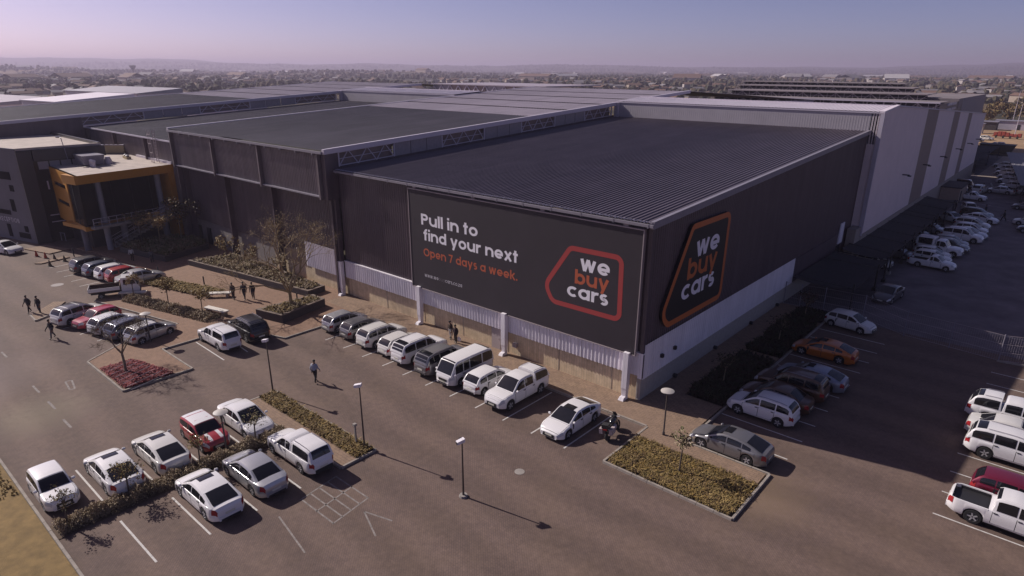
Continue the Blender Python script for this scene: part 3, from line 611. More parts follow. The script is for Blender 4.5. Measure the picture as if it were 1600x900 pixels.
# ------------------------------------------------------------------ billboard lettering
XH, SW = 0.78, 0.2
RR = (XH-SW)/2
def arc(cx, cy, r, a0, a1, n=18):
    return [(cx+r*math.cos(R(a0+(a1-a0)*i/n)), cy+r*math.sin(R(a0+(a1-a0)*i/n))) for i in range(n+1)]
def glyph(c):
    h = SW/2; r = RR; cy = XH/2; L = h; cx = h+r
    circ = arc(cx, cy, r, 0, 360, 28); w2 = 2*r+SW
    if c == 'o': return [circ], w2
    if c == 'O': R2 = (1.0-SW)/2; return [arc(h+R2, 0.5, R2, 0, 360, 32)], 2*R2+SW
    if c == 'a': return [circ, [(cx+r, 0), (cx+r, XH)]], w2
    if c == 'b': return [circ, [(L, 0), (L, 1.04)]], w2
    if c == 'd': return [circ, [(cx+r, 0), (cx+r, 1.04)]], w2
    if c == 'p': return [circ, [(L, -0.27), (L, XH)]], w2
    if c == 'e': return [arc(cx, cy, r, 0, 318, 26), [(L+.02, cy-.03), (cx+r+h*.9, cy-.03)]], w2
    if c == 'c': return [arc(cx, cy, r, 48, 312, 24)], w2-0.1
    if c == 'u': return [[(L, XH)]+arc(cx, h+r, r, 180, 360, 14), [(cx+r, 0), (cx+r, XH)]], w2
    if c == 'n': return [arc(cx, XH-h-r, r, 180, 0, 14)+[(cx+r, 0)], [(L, 0), (L, XH)]], w2
    if c == 'r': return [[(L, 0), (L, XH)], arc(cx, XH-h-r, r, 180, 75, 8)], 0.46
    if c == 'i': return [[(L, 0), (L, XH-0.02)], [(L, 0.88), (L, 1.08)]], SW
    if c == 'l': return [[(L, 0), (L, 1.04)]], SW
    if c == 't': return [[(.2, 0), (.2, 1.0)], [(0, XH-h), (.42, XH-h)]], 0.42
    if c == 'f': return [[(.2, 0), (.2, .8)]+arc(.38, .8, .18, 180, 80, 8), [(0, XH-h), (.42, XH-h)]], 0.44
    if c == 'y': return [[(.1, XH), (.38, .02)], [(.66, XH), (.27, -.27)]], 0.76
    if c == 'w': return [[(.1, XH), (.31, 0)], [(.31, 0), (.52, XH)], [(.52, XH), (.73, 0)], [(.73, 0), (.94, XH)]], 1.04
    if c == 'x': return [[(.1, XH), (.62, 0)], [(.62, XH), (.1, 0)]], 0.72
    if c == 'k': return [[(L, 0), (L, 1.04)], [(.58, XH), (.22, .38)], [(.25, .46), (.62, 0)]], 0.68
    if c == 's':
        q = (XH-SW)/4
        return [arc(.28, XH-h-q, q*1.15, 40, 270, 14)+arc(.28, h+q, q*1.15, 90, -140, 14)], 0.54
    if c == 'P': return [[(L, 0), (L, 1.0)], [(L, 1-h), (.4, 1-h)]+arc(.4, 1-h-.2, .2, 90, -90, 12)+[(L, 1-h-.4)]], 0.72
    if c == '7': return [[(0, 1-h), (.6, 1-h)], [(.52, 1-h), (.2, 0)]], 0.64
    if c == 'z': return [[(0, XH-h), (.5, XH-h)], [(.46, XH-h), (.06, h)], [(0, h), (.52, h)]], 0.54
    if c == '.': return [[(L, 0), (L, SW)]], SW
    if c == 'R': return [[(L, 0), (L, 1.0)], [(L, 1-h), (.4, 1-h)]+arc(.4, 1-h-.2, .2, 90, -90, 12)+[(L, 1-h-.4)], [(.3, .42), (.6, 0)]], 0.7
    if c == 'E': return [[(L, 0), (L, 1.0)], [(L, h), (.55, h)], [(L, .5), (.5, .5)], [(L, 1-h), (.55, 1-h)]], 0.58
    if c == 'C': return [arc(.5, .5, .4, 50, 310, 24)], 0.82
    if c == 'T': return [[(.3, 0), (.3, .9)], [(0, 1-h), (.6, 1-h)]], 0.6
    if c == 'I': return [[(L, 0), (L, 1.0)]], SW
    if c == 'N': return [[(L, 0), (L, 1.0)], [(L, .95), (.6, .05)], [(.6, 0), (.6, 1)]], 0.7
    return [], 0.3
def ribbon(mb, pts, wd, f, lift, closed=False):
    P = [Vector((p[0], p[1])) for p in pts]; n = len(P); L = []; Rr = []
    for i in range(n):
        if closed: a, b = P[(i-1) % n], P[(i+1) % n]
        else: a, b = P[max(0, i-1)], P[min(n-1, i+1)]
        d1 = (P[i]-a); d2 = (b-P[i])
        if d1.length < 1e-9: d1 = d2
        if d2.length < 1e-9: d2 = d1
        d1.normalize(); d2.normalize(); t = (d1+d2)
        if t.length < 1e-6: t = d1
        t.normalize(); nn = Vector((-t.y, t.x)); c = max(0.5, nn.dot(Vector((-d1.y, d1.x))))
        L.append(P[i]+nn*(wd/2/c)); Rr.append(P[i]-nn*(wd/2/c))
    for i in range(n if closed else n-1):
        j = (i+1) % n
        mb.quad(f(Rr[i], lift), f(Rr[j], lift), f(L[j], lift), f(L[i], lift))
def text(par, name, s, x0, x1, base, size, place, m, gap=0.085, weight=1.0, dim=None):
    # place(u, z, lift) -> world point; letters fitted from x0 to x1
    gl = []; x = 0.0
    for c in s:
        if c == ' ': x += 0.34; continue
        st, adv = glyph(c); gl.append((c, x, st)); x += adv+gap
    tot = x-gap; sx = (x1-x0)/tot; out = []
    for i, (c, gx, st) in enumerate(gl):
        mb = MB()
        for k, p in enumerate(st):
            cl = len(p) > 20 and (Vector(p[0])-Vector(p[-1])).length < 1e-4
            q = p[:-1] if cl else p
            ribbon(mb, q, SW*weight, lambda v, lf: place(x0+(gx+v[0])*sx, base+v[1]*size, lf), 0.004+0.0015*k, cl)
        mm = dim[1] if dim and dim[0](i) else m
        mb.build('letter', mm, par)
def rounded(pts, rads, n=8):
    out = []; N = len(pts)
    for i in range(N):
        p = Vector(pts[i]); a = (Vector(pts[i-1])-p).normalized(); b = (Vector(pts[(i+1) % N])-p).normalized()
        half = math.acos(max(-1, min(1, a.dot(b))))/2; d = rads[i]/math.tan(half); c = p+(a+b).normalized()*(rads[i]/math.sin(half))
        s = p+a*d; e = p+b*d; a0 = math.atan2(s.y-c.y, s.x-c.x); a1 = math.atan2(e.y-c.y, e.x-c.x)
        da = (a1-a0+math.pi) % (2*math.pi)-math.pi
        out += [(c.x+rads[i]*math.cos(a0+da*k/n), c.y+rads[i]*math.sin(a0+da*k/n)) for k in range(n+1)]
    return out
BB = thing('billboard', 'wide black billboard on the front wall reading Pull in to find your next', 'billboard', (0,0,0))
MB().box(-23.5,-0.36,3.6,-0.42,-0.08,12.32).build('panel', M_SIGNBLACK, BB)
for (a, b, c, d2) in ((-23.56,12.32,-0.36,12.4),(-23.56,3.54,-0.36,3.6),(-23.56,3.6,-23.5,12.32),(-0.42,3.6,-0.36,12.32)):
    MB().box(a,-0.40,b,c,-0.07,d2).build('frame', M_STEEL, BB)
for x in (-23.0,-16.0,-9.0,-2.0): MB().box(x,-0.3,12.4,x+0.4,-0.05,12.6).build('bracket', M_STEEL, BB)
pf = lambda u, z, lf: (u, -0.36-lf, z)
text(BB, 'letter', 'Pull in to', -21.98, -15.25, 9.42, 0.96, pf, M_SIGNWHITE)
text(BB, 'letter', 'find your next', -21.75, -11.03, 8.08, 0.94, pf, M_SIGNWHITE)
text(BB, 'letter', 'Open 7 days a week.', -21.85, -11.05, 6.66, 0.72, pf, M_SIGNORANGE, weight=0.85)
text(BB, 'letter', 'www.webuycars.co.za', -21.84, -17.15, 4.76, 0.34, pf, M_SIGNWHITE, weight=0.42, dim=(lambda i: 6 <= i <= 8, M_SIGNGREY))
LOGO = [(-6.15,10.18),(-1.92,10.22),(-1.83,5.85),(-7.62,5.84),(-8.32,7.0)]
def logo(par, pts, rads, wd, place, mring, fill=None):
    ring = rounded(pts, rads)
    if fill:
        f = MB(); f.poly([place(p[0], p[1], 0.002) for p in ring]); f.build('sign_face', fill, par)
    mb = MB(); ribbon(mb, ring, wd, lambda v, lf: place(v[0], v[1], lf), 0.005, True); mb.build('logo_outline', mring, par)
logo(BB, LOGO, [0.55,0.5,0.45,0.7,0.9], 0.36, pf, M_SIGNRED)
text(BB, 'letter', 'we', -5.26, -2.79, 8.72, 1.1, pf, M_SIGNWHITE)
text(BB, 'letter', 'buy', -5.66, -2.8, 7.66, 1.03, pf, M_SIGNORANGE)
text(BB, 'letter', 'cars', -6.31, -2.8, 6.6, 1.0, pf, M_SIGNWHITE)
WS = thing('wall_sign', 'tall black sign with orange outline on the shaded side wall', 'sign', (0,0,0))
pr = lambda u, z, lf: (0.3+lf, u, z)
LOGO2 = [(5.25,11.72),(11.3,11.72),(11.2,5.1),(2.7,5.12),(1.7,6.0)]
ring2 = rounded([(5.1,11.9),(11.5,11.9),(11.4,4.92),(2.65,4.92),(1.45,6.05)], [0.6,0.6,0.7,0.8,1.0])
mb = MB(); k = len(mb.v); n = len(ring2)
mb.v += [(0.05, p[0], p[1]) for p in ring2]+[(0.3, p[0], p[1]) for p in ring2]
mb.f.append(tuple(n+i for i in reversed(range(n)))); mb.mi.append(0)
for i in range(n): mb.f.append((i, (i+1) % n, n+(i+1) % n, n+i)); mb.mi.append(0)
mb.build('panel', M_SIGNBLACK2, WS)
logo(WS, LOGO2, [0.5,0.5,0.6,0.7,0.9], 0.42, pr, M_ORANGE)
text(WS, 'letter', 'we', 6.02, 9.86, 9.35, 1.5, pr, M_SIGNWHITE)
text(WS, 'letter', 'buy', 5.0, 9.8, 7.86, 1.55, pr, M_ORANGE)
text(WS, 'letter', 'cars', 4.35, 9.69, 6.42, 1.45, pr, M_SIGNWHITE)

# ------------------------------------------------------------------ office building
OT = thing('office_tower', 'grey office tower with slot windows and a pale flat roof', 'office building', (0,0,0))
c, s_ = math.cos(R(14.5)), math.sin(R(14.5))
def ofr(u, v, z): return (-82.0-u*c, -15.0-u*s_+v, z)       # u runs left along the front, v runs back
Wd, Dp = 24.0, 10.0
back = lambda u: 9.8+0.26*u
mb = MB(); mb.hexa([ofr(0,0,0),ofr(Wd,0,0),ofr(Wd,back(Wd),0),ofr(0,back(0),0),ofr(0,0,12.0),ofr(Wd,0,12.0),ofr(Wd,back(Wd),12.0),ofr(0,back(0),12.0)]); mb.build('body', M_OFFICEGREY, OT)
mb = MB(); mb.poly([ofr(.2,.25,12.006),ofr(.2,back(.2)-.2,12.006),ofr(Wd,back(Wd)-.2,12.006),ofr(Wd,.25,12.006)]); mb.build('flat_roof', M_ROOFPALE, OT)
for (a, b, c2, d2) in ((0,0,Wd,.22),(0,back(0)-.25,10,back(0)+2.2)):
    pass
mb = MB(); mb.hexa([ofr(0,-.02,12),ofr(Wd,-.02,12),ofr(Wd,.2,12),ofr(0,.2,12),ofr(0,-.02,12.25),ofr(Wd,-.02,12.25),ofr(Wd,.2,12.25),ofr(0,.2,12.25)]); mb.build('parapet', M_OFFICEGREY, OT)
mb = MB(); mb.box(-82.1,-14.9,12.003,-81.75,-5.2,12.3); mb.build('parapet', M_ROOFPALE, OT)
mb = MB(); mb.hexa([ofr(0,back(0)-.3,12),ofr(Wd,back(Wd)-.3,12),ofr(Wd,back(Wd),12),ofr(0,back(0),12),ofr(0,back(0)-.3,12.4),ofr(Wd,back(Wd)-.3,12.4),ofr(Wd,back(Wd),12.4),ofr(0,back(0),12.4)]); mb.build('parapet', M_OFFICEDARK, OT)
# side: dark strips, glass and light slots
MB().box(-81.98,-15.0,0.05,-81.6,-13.4,11.95).build('dark_panel', M_OFFICEDARK, OT)
MB().box(-81.98,-13.35,0.05,-81.75,-5.2,10.6).build('stair_glazing', M_GLASS, OT)
MB().box(-81.98,-13.3,10.65,-81.4,-4.9,11.98).build('roof_fascia', M_OFFICEDARK, OT)
for i in range(5): MB().box(-81.72,-12.9+i*1.3,9.5,-81.68,-11.75+i*1.3,10.5).build('window', M_CLERPANEL, OT)
for (y, z) in ((-12.4,6.9),(-11.2,8.2),(-11.2,6.2)): MB().box(-81.74,y,z,-81.66,y+0.16,z+1.1).build('light_slot', M_PALETRIM, OT)
for z in (2.6,3.5): MB().box(-81.7,-12.9,z,-81.6,-9.2,z+0.1).build('glazing_bar', M_PALETRIM, OT)
def fwin(u0, u1, z0, z1):
    mb = MB(); mb.hexa([ofr(u0,-.05,z0),ofr(u1,-.05,z0),ofr(u1,.1,z0),ofr(u0,.1,z0),ofr(u0,-.05,z1),ofr(u1,-.05,z1),ofr(u1,.1,z1),ofr(u0,.1,z1)])
    mb.build('window', M_SLOT, OT)
for q in ((2.4,6.2,8.2,9.2),(2.3,3.2,6.7,7.5),(3.0,3.9,4.0,5.6),(4.5,8.0,3.45,4.05),(5.4,6.2,0.4,2.1),(1.3,2.1,1.4,2.2),(1.2,3.7,0.5,1.2),(9,10,5,8),(11,14,1,2)): fwin(*q)
po = lambda u, z, lf: ofr(-u, -0.04-lf, z)
text(OT, 'letter', 'RECEPTION', -7.6, -2.9, 2.45, 0.62, po, M_SIGNWHITE, gap=0.2, weight=0.5)
# annex with ochre frame
OA = thing('ochre_annex', 'ochre framed office box on columns with glass front and balcony', 'office building', (0,0,0))
XA, YA, XB, YB, XC, YC = -84.0, -11.7, -70.0, -12.4, -72.3, 0.0
Z0, Z1 = 3.1, 9.8
def lerp(a, b, t): return a+(b-a)*t
def side(t, z, off=0): return (lerp(XA,XB,t), lerp(YA,YB,t)+off, z)
def fro(t, z, off=0): return (lerp(XB,XC,t)-off, lerp(YB,YC,t)-off*0.18, z)
# left face with two slots: built as strips
def sidebox(t0, t1, z0, z1, m, name, d0=0.0, d1=0.35):
    mb = MB(); mb.hexa([side(t0,z0,d0),side(t1,z0,d0),side(t1,z0,d1),side(t0,z0,d1),side(t0,z1,d0),side(t1,z1,d0),side(t1,z1,d1),side(t0,z1,d1)]); return mb.build(name, m, OA)
sidebox(0,0.22,Z0,Z1,M_OCHRE,'side_cladding'); 
for (a, b) in ((Z0,5.35),(5.85,7.6),(8.1,Z1)): sidebox(0.221,0.62,a,b,M_OCHRE,'side_cladding')
sidebox(0.221,0.62,5.35,5.85,M_GLASS,'slot_window',0.1,0.3); sidebox(0.221,0.62,7.6,8.1,M_GLASS,'slot_window',0.1,0.3)
for (a, b) in ((Z0,Z0+0.55),(Z1-0.9,Z1)): sidebox(0.621,1.0,a,b,M_OCHRE,'side_cladding')
sidebox(0.621,0.68,Z0+0.55,Z1-0.9,M_OCHRE,'side_cladding')
sidebox(0.681,0.992,Z0+0.55,Z1-0.9,M_GLASS,'side_glazing',0.1,0.3); sidebox(0.83,0.84,Z0+0.56,Z1-0.91,M_BLACK,'mullion',0.05,0.098)
def frobox(t0, t1, z0, z1, m, name, d0, d1):
    mb = MB(); mb.hexa([fro(t0,z0,d0),fro(t1,z0,d0),fro(t1,z0,d1),fro(t0,z0,d1),fro(t0,z1,d0),fro(t1,z1,d0),fro(t1,z1,d1),fro(t0,z1,d1)]); return mb.build(name, m, OA)
frobox(0.0,1.0,Z1-1.05,Z1-0.003,M_OCHRE,'front_fascia',0.003,3.0)
frobox(0.03,0.13,Z0+0.55,Z1-1.06,M_GLASS,'front_glazing',0.1,0.3)
frobox(0.93,1.0,0.2,Z1-1.06,M_OCHRE,'end_wall',0.003,6.0)
frobox(0.03,0.93,Z0,Z0+0.45,M_OCHRE,'floor_edge',0.003,6.0)
frobox(0.13,0.93,Z0+0.46,Z1-1.06,M_GLASS,'front_glazing',2.2,2.4)
for t in (0.2,0.4,0.6,0.8): frobox(t,t+0.006,Z0+0.46,Z1-1.06,M_BLACK,'mullion',2.15,2.19)
frobox(0.05,0.95,Z0+0.2,Z0+0.5,M_CONCRETE,'balcony_slab',-0.9,-0.003)
for t in (0.23,0.84):
    p = fro(t,0,0.9); mb = MB(); mb.lathe([(0.36,0.1),(0.36,Z1-1.06)],(p[0],p[1],0),16); mb.build('column', mat('column_grey',(0.25,0.24,0.27),0.6), OA, smooth=40)
p = fro(0.1,0,3.0); mb = MB(); mb.lathe([(0.4,0.05),(0.4,Z0)],(p[0],p[1],0),16); mb.build('column', M_OFFICEGREY, OA, smooth=40)  # darker grey than the tall columns: undercroft shade put into its colour
p = fro(0.45,0,2.0); mb = MB(); mb.lathe([(0.4,0.05),(0.4,Z0)],(p[0],p[1],0),16); mb.build('column', MATS['column_grey'], OA, smooth=40)
rl = OA
for k in range(13):
    t = 0.05+0.9*k/12; a = fro(t,Z0+0.5,-0.85); MB().tube(a,(a[0],a[1],Z0+1.5),0.03,None,5).build('baluster', M_PALETRIM, OA)
for z in (Z0+1.5,Z0+1.05): MB().tube(fro(0.05,z,-0.85),fro(0.95,z,-0.85),0.03,None,5).build('handrail', M_PALETRIM, OA)
mb = MB(); mb.poly([side(0,Z1,.02),side(1,Z1,.02),fro(1,Z1,0.02),(-84.0,YC-0.3,Z1)]); mb.build('flat_roof', M_ROOFPALE, OA)
mb = MB(); mb.hexa([fro(1,Z1+.001,0),(-84,YC,Z1+.001),(-84,YC-.3,Z1+.001),fro(.975,Z1+.001,0),fro(1,Z1+.3,0),(-84,YC,Z1+.3),(-84,YC-.3,Z1+.3),fro(.975,Z1+.3,0)]); mb.build('parapet', M_PALETRIM, OA)
mb = MB(); mb.box(-97,-4.6,2,-84.02,0.1,Z1-0.004); mb.build('rear_block', M_OFFICEDARK, OA)
mb = MB(); mb.poly([(-97,-4.6,Z1+.003),(-84.01,-4.6,Z1+.003),(-84.01,.1,Z1+.003),(-97,.1,Z1+.003)]); mb.build('flat_roof', M_ROOFPALE, OA)
mb = MB(); mb.box(-81.5,-10.8,-0.1,-73.9,-0.5,Z0); mb.build('undercroft_wall', M_OFFICEDARK, OA)
# stair with rails, right of the annex
ST = thing('outdoor_stair', 'shaded outdoor stair with metal rails below the balcony', 'staircase', (0,0,0))
for k in range(14):
    x = -72.4+0.1*k; y = -9.0+0.52*k
    MB().box(x-1.0,y,0.12+0.245*k,x+0.6,y+0.56,0.12+0.245*(k+1)).build('step', M_CONCRETE, ST)
for dx in (0.62,-1.02):
    MB().tube((-72.4+dx,-9.0,1.2),(-71.0+dx,-1.7,4.7),0.035,None,5).build('handrail', M_PALETRIM, ST)
    MB().tube((-72.4+dx,-9.0,0.8),(-71.0+dx,-1.7,4.3),0.03,None,5).build('handrail', M_PALETRIM, ST)
    for k in range(6): MB().tube((-72.4+dx+.28*k,-9.0+1.46*k,0.2+.7*k),(-72.4+dx+.28*k,-9.0+1.46*k,1.2+.7*k),0.03,None,5).build('rail_post', M_PALETRIM, ST)
# roof plant on the annex
r = thing('roof_plant', 'grey boxed roof plant with pipe bends on the pale annex roof', 'air handler', (-79.6,-7.6,Z1)); r.scale = (1.35,1.2,1.05)
mb = MB(); mb.hexa([(-1.0,-.9,.15),(1.2,-.9,.15),(1.2,.9,.15),(-1.0,.9,.15),(-1.3,-1.1,1.3),(1.4,-1.1,1.3),(1.4,1.1,1.3),(-1.3,1.1,1.3)]); mb.build('housing', M_TRIM, r)
for k in range(3): mb = MB(); mb.tube((1.5+.4*k,-.4,0),(1.5+.4*k,-.4,.7),.16,None,8); mb.tube((1.5+.4*k,-.4,.7),(1.9+.4*k,-.5,.8),.18,None,8); mb.build('duct', M_PALETRIM, r)
MB().box(-0.2,-1.3,0,0.4,-0.9,0.15).build('base', M_CONCRETE, r)
MB().lathe([(0.35,0),(0.4,.4),(0.25,.9)],(0.6,1.6,0.0),10).build('vent_cowl', M_PALETRIM, r, smooth=40)
for k in range(5):
    q = thing('rooftop_condenser', ('leftmost of the five tan condensers at the back of the annex roof','tan rooftop condenser second from the left in the row of five','tan rooftop condenser in the middle of the row of five','tan rooftop condenser second from the right in the row of five','rightmost of the five tan condensers at the back of the annex roof')[k], 'air conditioner', (-91.0+0.5*k,-2.2+0.45*k,Z1), R(-48), 'condensers in a row on the annex roof')
    MB().box(-0.19,-0.5,0.1,0.19,0.5,1.25).build('casing', mat('condenser_tan',(0.4,0.32,0.2),0.6), q); MB().box(-0.21,-0.52,1.25,0.21,0.52,1.36).build('lid', M_PALETRIM, q); MB().box(-0.17,-0.48,0,0.17,0.48,0.1).build('foot', M_CONCRETE, q)
for k in range(2):
    q = thing('roof_vent', ('low tan roof vent nearest the row of condensers','low tan roof vent nearest the yellow corner')[k], 'vent', (-83.2+1.2*k,-1.9-.2*k,Z1))
    MB().box(-.4,-.3,0,.4,.3,.35).build('base', MATS['condenser_tan'], q); MB().lathe([(.2,.35),(.28,.5),(.1,.6)],(0,0,0),10).build('cowl', M_TRIM, q)
q = thing('roof_floodlight', 'round floodlight on a thin mast at the office roof edge', 'floodlight', (-81.0,-9.6,10.0))
MB().tube((0,0,0),(-.4,-.2,3.3),.05,None,6).build('mast', M_TRIM, q); MB().lathe([(.2,-.1),(.34,0),(.3,.12)],(-1.1,-.3,3.35),12).build('lamp_head', M_TRIM, q, smooth=40); MB().tube((-.4,-.2,3.3),(-1.1,-.3,3.4),.04,None,5).build('arm', M_TRIM, q)
# ladder on set back hall
LD = thing('cat_ladder', 'caged steel ladder on the set back hall wall', 'ladder', (-75.5,-0.6,6.5))
for dx in (-.35,.35): MB().tube((dx,0,0),(dx,0,7.6),.05,None,5).build('rail', M_STEEL, LD)
for k in range(18): MB().tube((-.35,0,.3+.4*k),(.35,0,.3+.4*k),.025,None,4).build('rung', M_STEEL, LD)
for k in range(5): MB().box(-.5,-.7,2.2+1.2*k,.5,-.62,2.27+1.2*k).build('cage_hoop', M_STEEL, LD)
for dx in (-.5,0,.5): MB().tube((dx,-.66,2.0),(dx,-.66,7.6),.03,None,4).build('cage_bar', M_STEEL, LD)
# ------------------------------------------------------------------ vehicles
PAINT = {}
def paint(name, col, metal=0.0, rough=0.35):
    return mat('paint_'+name, col, rough, metal, coat=0.8, spec=0.5)
P_WHITE = paint('white', (0.72, 0.69, 0.7)); P_WHITE2 = paint('off_white', (0.62, 0.59, 0.57)); P_SILVER = paint('silver', (0.42, 0.41, 0.43), 0.5)
P_GREY = paint('grey', (0.2, 0.19, 0.2), 0.5); P_DGREY = paint('dark_grey', (0.075, 0.07, 0.078), 0.4); P_BLACK = paint('black', (0.015, 0.014, 0.016))
P_BLUEGREY = paint('blue_grey', (0.09, 0.1, 0.15), 0.4); P_RED = paint('red', (0.33, 0.02, 0.025)); P_MAROON = paint('maroon', (0.17, 0.012, 0.035), 0.3)
P_ORANGE = paint('burnt_orange', (0.5, 0.13, 0.012), 0.2); P_BROWN = paint('dark_brown', (0.1, 0.05, 0.03), 0.4); P_CRIMSON = paint('crimson', (0.36, 0.02, 0.05)); P_STEELBLUE = paint('steel_blue', (0.24, 0.26, 0.33), 0.5)

def interp(x, pts):
    xs = [p[0] for p in pts]; return float(np.interp(x, xs, [p[1] for p in pts]))
class Kind: pass
KINDS = {}
def kind(name, L, W, H, wb, fo, rw=0.32, gc=0.2, deck=None, gh=None, wheels=None, bed=None, taper=0.4, tl=0.55, sunroof=None, rails=False, doors=(), wins=None, tumble=0.74, plan=2.4, beltdrop=0.05, lamps=True, spare=False):
    k = Kind(); k.__dict__.update(locals()); k.name = name
    k.x0, k.x1 = -L/2, L/2
    k.wx = (L/2-fo, L/2-fo-wb)
    KINDS[name] = k
# deck: height of the lower body's top along the car; gh: list of cabins, each a list of (x, z) from rear base to front base
kind('hatchback', 4.0, 1.72, 1.46, 2.5, 0.82, deck=[(-2,.72),(-1.9,.9),(-1.6,.96),(.85,.93),(1.5,.83),(1.88,.70),(2,.56)],
     gh=[[(-1.93,.92),(-1.72,1.2),(-1.5,1.38),(-1.1,1.44),(-.2,1.465),(.25,1.42),(.5,1.3),(1.12,.9)]], doors=((-.95,-.02),(0.0,.98)), wins=[((-1.62,-.98),(-.9,-.06),(.02,.95))])
kind('small_suv', 4.35, 1.82, 1.62, 2.62, 0.86, 0.35, 0.24, deck=[(-2.17,.8),(-2.08,1.0),(-1.8,1.06),(.95,1.03),(1.6,.97),(2.02,.82),(2.17,.62)],
     gh=[[(-2.1,1.02),(-1.92,1.35),(-1.7,1.53),(-1.2,1.6),(-.2,1.62),(.25,1.57),(.55,1.43),(1.2,1.0)]], rails=True, doors=((-1.0,0.0),(.03,1.05)), wins=[((-1.85,-1.08),(-1.0,-.06),(.02,1.0))])
kind('large_suv', 4.78, 1.86, 1.82, 2.8, 0.9, 0.38, 0.27, deck=[(-2.39,.85),(-2.3,1.08),(-2.0,1.12),(1.0,1.1),(1.8,1.06),(2.2,.93),(2.39,.68)],
     gh=[[(-2.33,1.08),(-2.2,1.45),(-2.02,1.7),(-1.5,1.79),(-.2,1.82),(.3,1.77),(.55,1.65),(1.2,1.08)]], rails=True, doors=((-1.0,0.05),(.08,1.1)), wins=[((-2.1,-1.1),(-1.02,-.02),(.06,1.02))])
kind('sedan', 4.65, 1.8, 1.44, 2.75, 0.85, 0.33, 0.18, deck=[(-2.32,.72),(-2.24,.94),(-1.7,1.0),(-1.2,.97),(.95,.93),(1.7,.82),(2.15,.68),(2.32,.52)],
     gh=[[(-1.78,.97),(-1.35,1.2),(-1.0,1.36),(-.6,1.42),(0,1.44),(.3,1.4),(.55,1.3),(1.25,.9)]], doors=((-.98,-.02),(.01,1.02)), wins=[((-1.25,-.95),(-.88,-.06),(.02,1.02))])
kind('sports_sedan', 4.71, 1.85, 1.38, 2.81, 0.88, 0.35, 0.16, deck=[(-2.35,.75),(-2.27,.93),(-1.9,.98),(-1.2,.95),(.95,.9),(1.7,.8),(2.15,.66),(2.35,.5)],
     gh=[[(-2.1,.96),(-1.6,1.15),(-1.1,1.3),(-.6,1.37),(0,1.385),(.3,1.36),(.55,1.27),(1.3,.88)]], sunroof=(-.1,.36), doors=((-.95,0.0),(.03,1.06)), wins=[((-1.45,-.95),(-.88,-.04),(.04,1.05))])
kind('classic_hatch', 3.8, 1.62, 1.4, 2.4, 0.78, 0.29, 0.2, deck=[(-1.9,.7),(-1.82,.88),(-1.6,.9),(.75,.9),(1.5,.84),(1.82,.78),(1.9,.62)],
     gh=[[(-1.86,.88),(-1.6,1.2),(-1.42,1.34),(-1.0,1.39),(-.2,1.4),(.15,1.36),(.35,1.26),(.85,.88)]], doors=((-.8,.0),(.02,.8)), wins=[((-1.6,-.85),(-.78,-.04),(.02,.74))], tumble=0.78)
kind('mini_hatch', 3.7, 1.69, 1.42, 2.47, 0.68, 0.31, 0.18, deck=[(-1.85,.72),(-1.78,.9),(-1.5,.94),(.75,.93),(1.3,.88),(1.72,.76),(1.85,.55)],
     gh=[[(-1.76,.9),(-1.66,1.2),(-1.5,1.36),(-1.1,1.41),(-.2,1.42),(.2,1.39),(.38,1.3),(.85,.9)]], doors=((-.45,.8),), wins=[((-1.6,-.5),(-.42,.76))], tumble=0.78)
kind('minibus', 4.57, 1.85, 1.95, 2.46, 0.98, 0.33, 0.24, deck=[(-2.28,.9),(-2.2,1.0),(2.1,1.02),(2.22,.96),(2.28,.75)],
     gh=[[(-2.24,1.0),(-2.1,1.6),(-1.98,1.85),(-1.7,1.94),(0,1.96),(1.5,1.93),(1.68,1.84),(2.2,1.0)]], doors=((.95,1.75),(-.35,.85)), wins=[((-2.05,-1.0),(-.9,.3),(.38,.95),(1.02,1.75))][:1], tumble=0.8, plan=3.0)
kind('double_cab_pickup', 5.3, 1.86, 1.84, 3.2, 0.92, 0.39, 0.3, deck=[(-2.65,.9),(-2.6,1.08),(-2.3,1.1),(1.25,1.1),(1.95,1.08),(2.45,.98),(2.65,.7)],
     gh=[[(-2.58,1.08),(-2.38,1.5),(-2.2,1.72),(-1.9,1.8),(-1.2,1.84),(-.92,1.83),(-.86,1.1)],[(-.8,1.1),(-.76,1.68),(-.6,1.78),(0,1.82),(.55,1.77),(.75,1.68),(1.4,1.1)]],
     rails=False, doors=((-.75,.2),(.23,1.25)), wins=[((-2.3,-1.0),),((-.66,.16),(.24,1.2))])
kind('canopy_pickup', 4.95, 1.7, 1.72, 3.0, 0.8, 0.34, 0.28, deck=[(-2.47,.85),(-2.4,1.02),(-2.2,1.05),(1.2,1.02),(1.8,.97),(2.3,.86),(2.47,.62)],
     gh=[[(-2.4,1.02),(-2.25,1.45),(-2.12,1.62),(-1.9,1.68),(-.9,1.7),(-.5,1.68),(-.44,1.04)],[(-.4,1.04),(-.34,1.55),(-.2,1.63),(.2,1.65),(.5,1.61),(.68,1.5),(1.25,1.02)]],
     doors=((.1,1.1),), wins=[((-2.1,-.6),),((-.28,.12),(.2,1.06))])
kind('open_pickup', 4.8, 1.68, 1.6, 2.85, 0.78, 0.32, 0.26, deck=[(-2.4,.85),(-2.36,.98),(-2.2,1.0),(1.15,.98),(1.75,.92),(2.22,.82),(2.4,.6)],
     gh=[[(-.25,1.0),(-.18,1.45),(0,1.56),(.3,1.58),(.5,1.54),(.68,1.44),(1.2,.98)]], bed=(-2.28,-.4), doors=((.05,1.05),), wins=[((-.1,.16),(.24,1.02))])
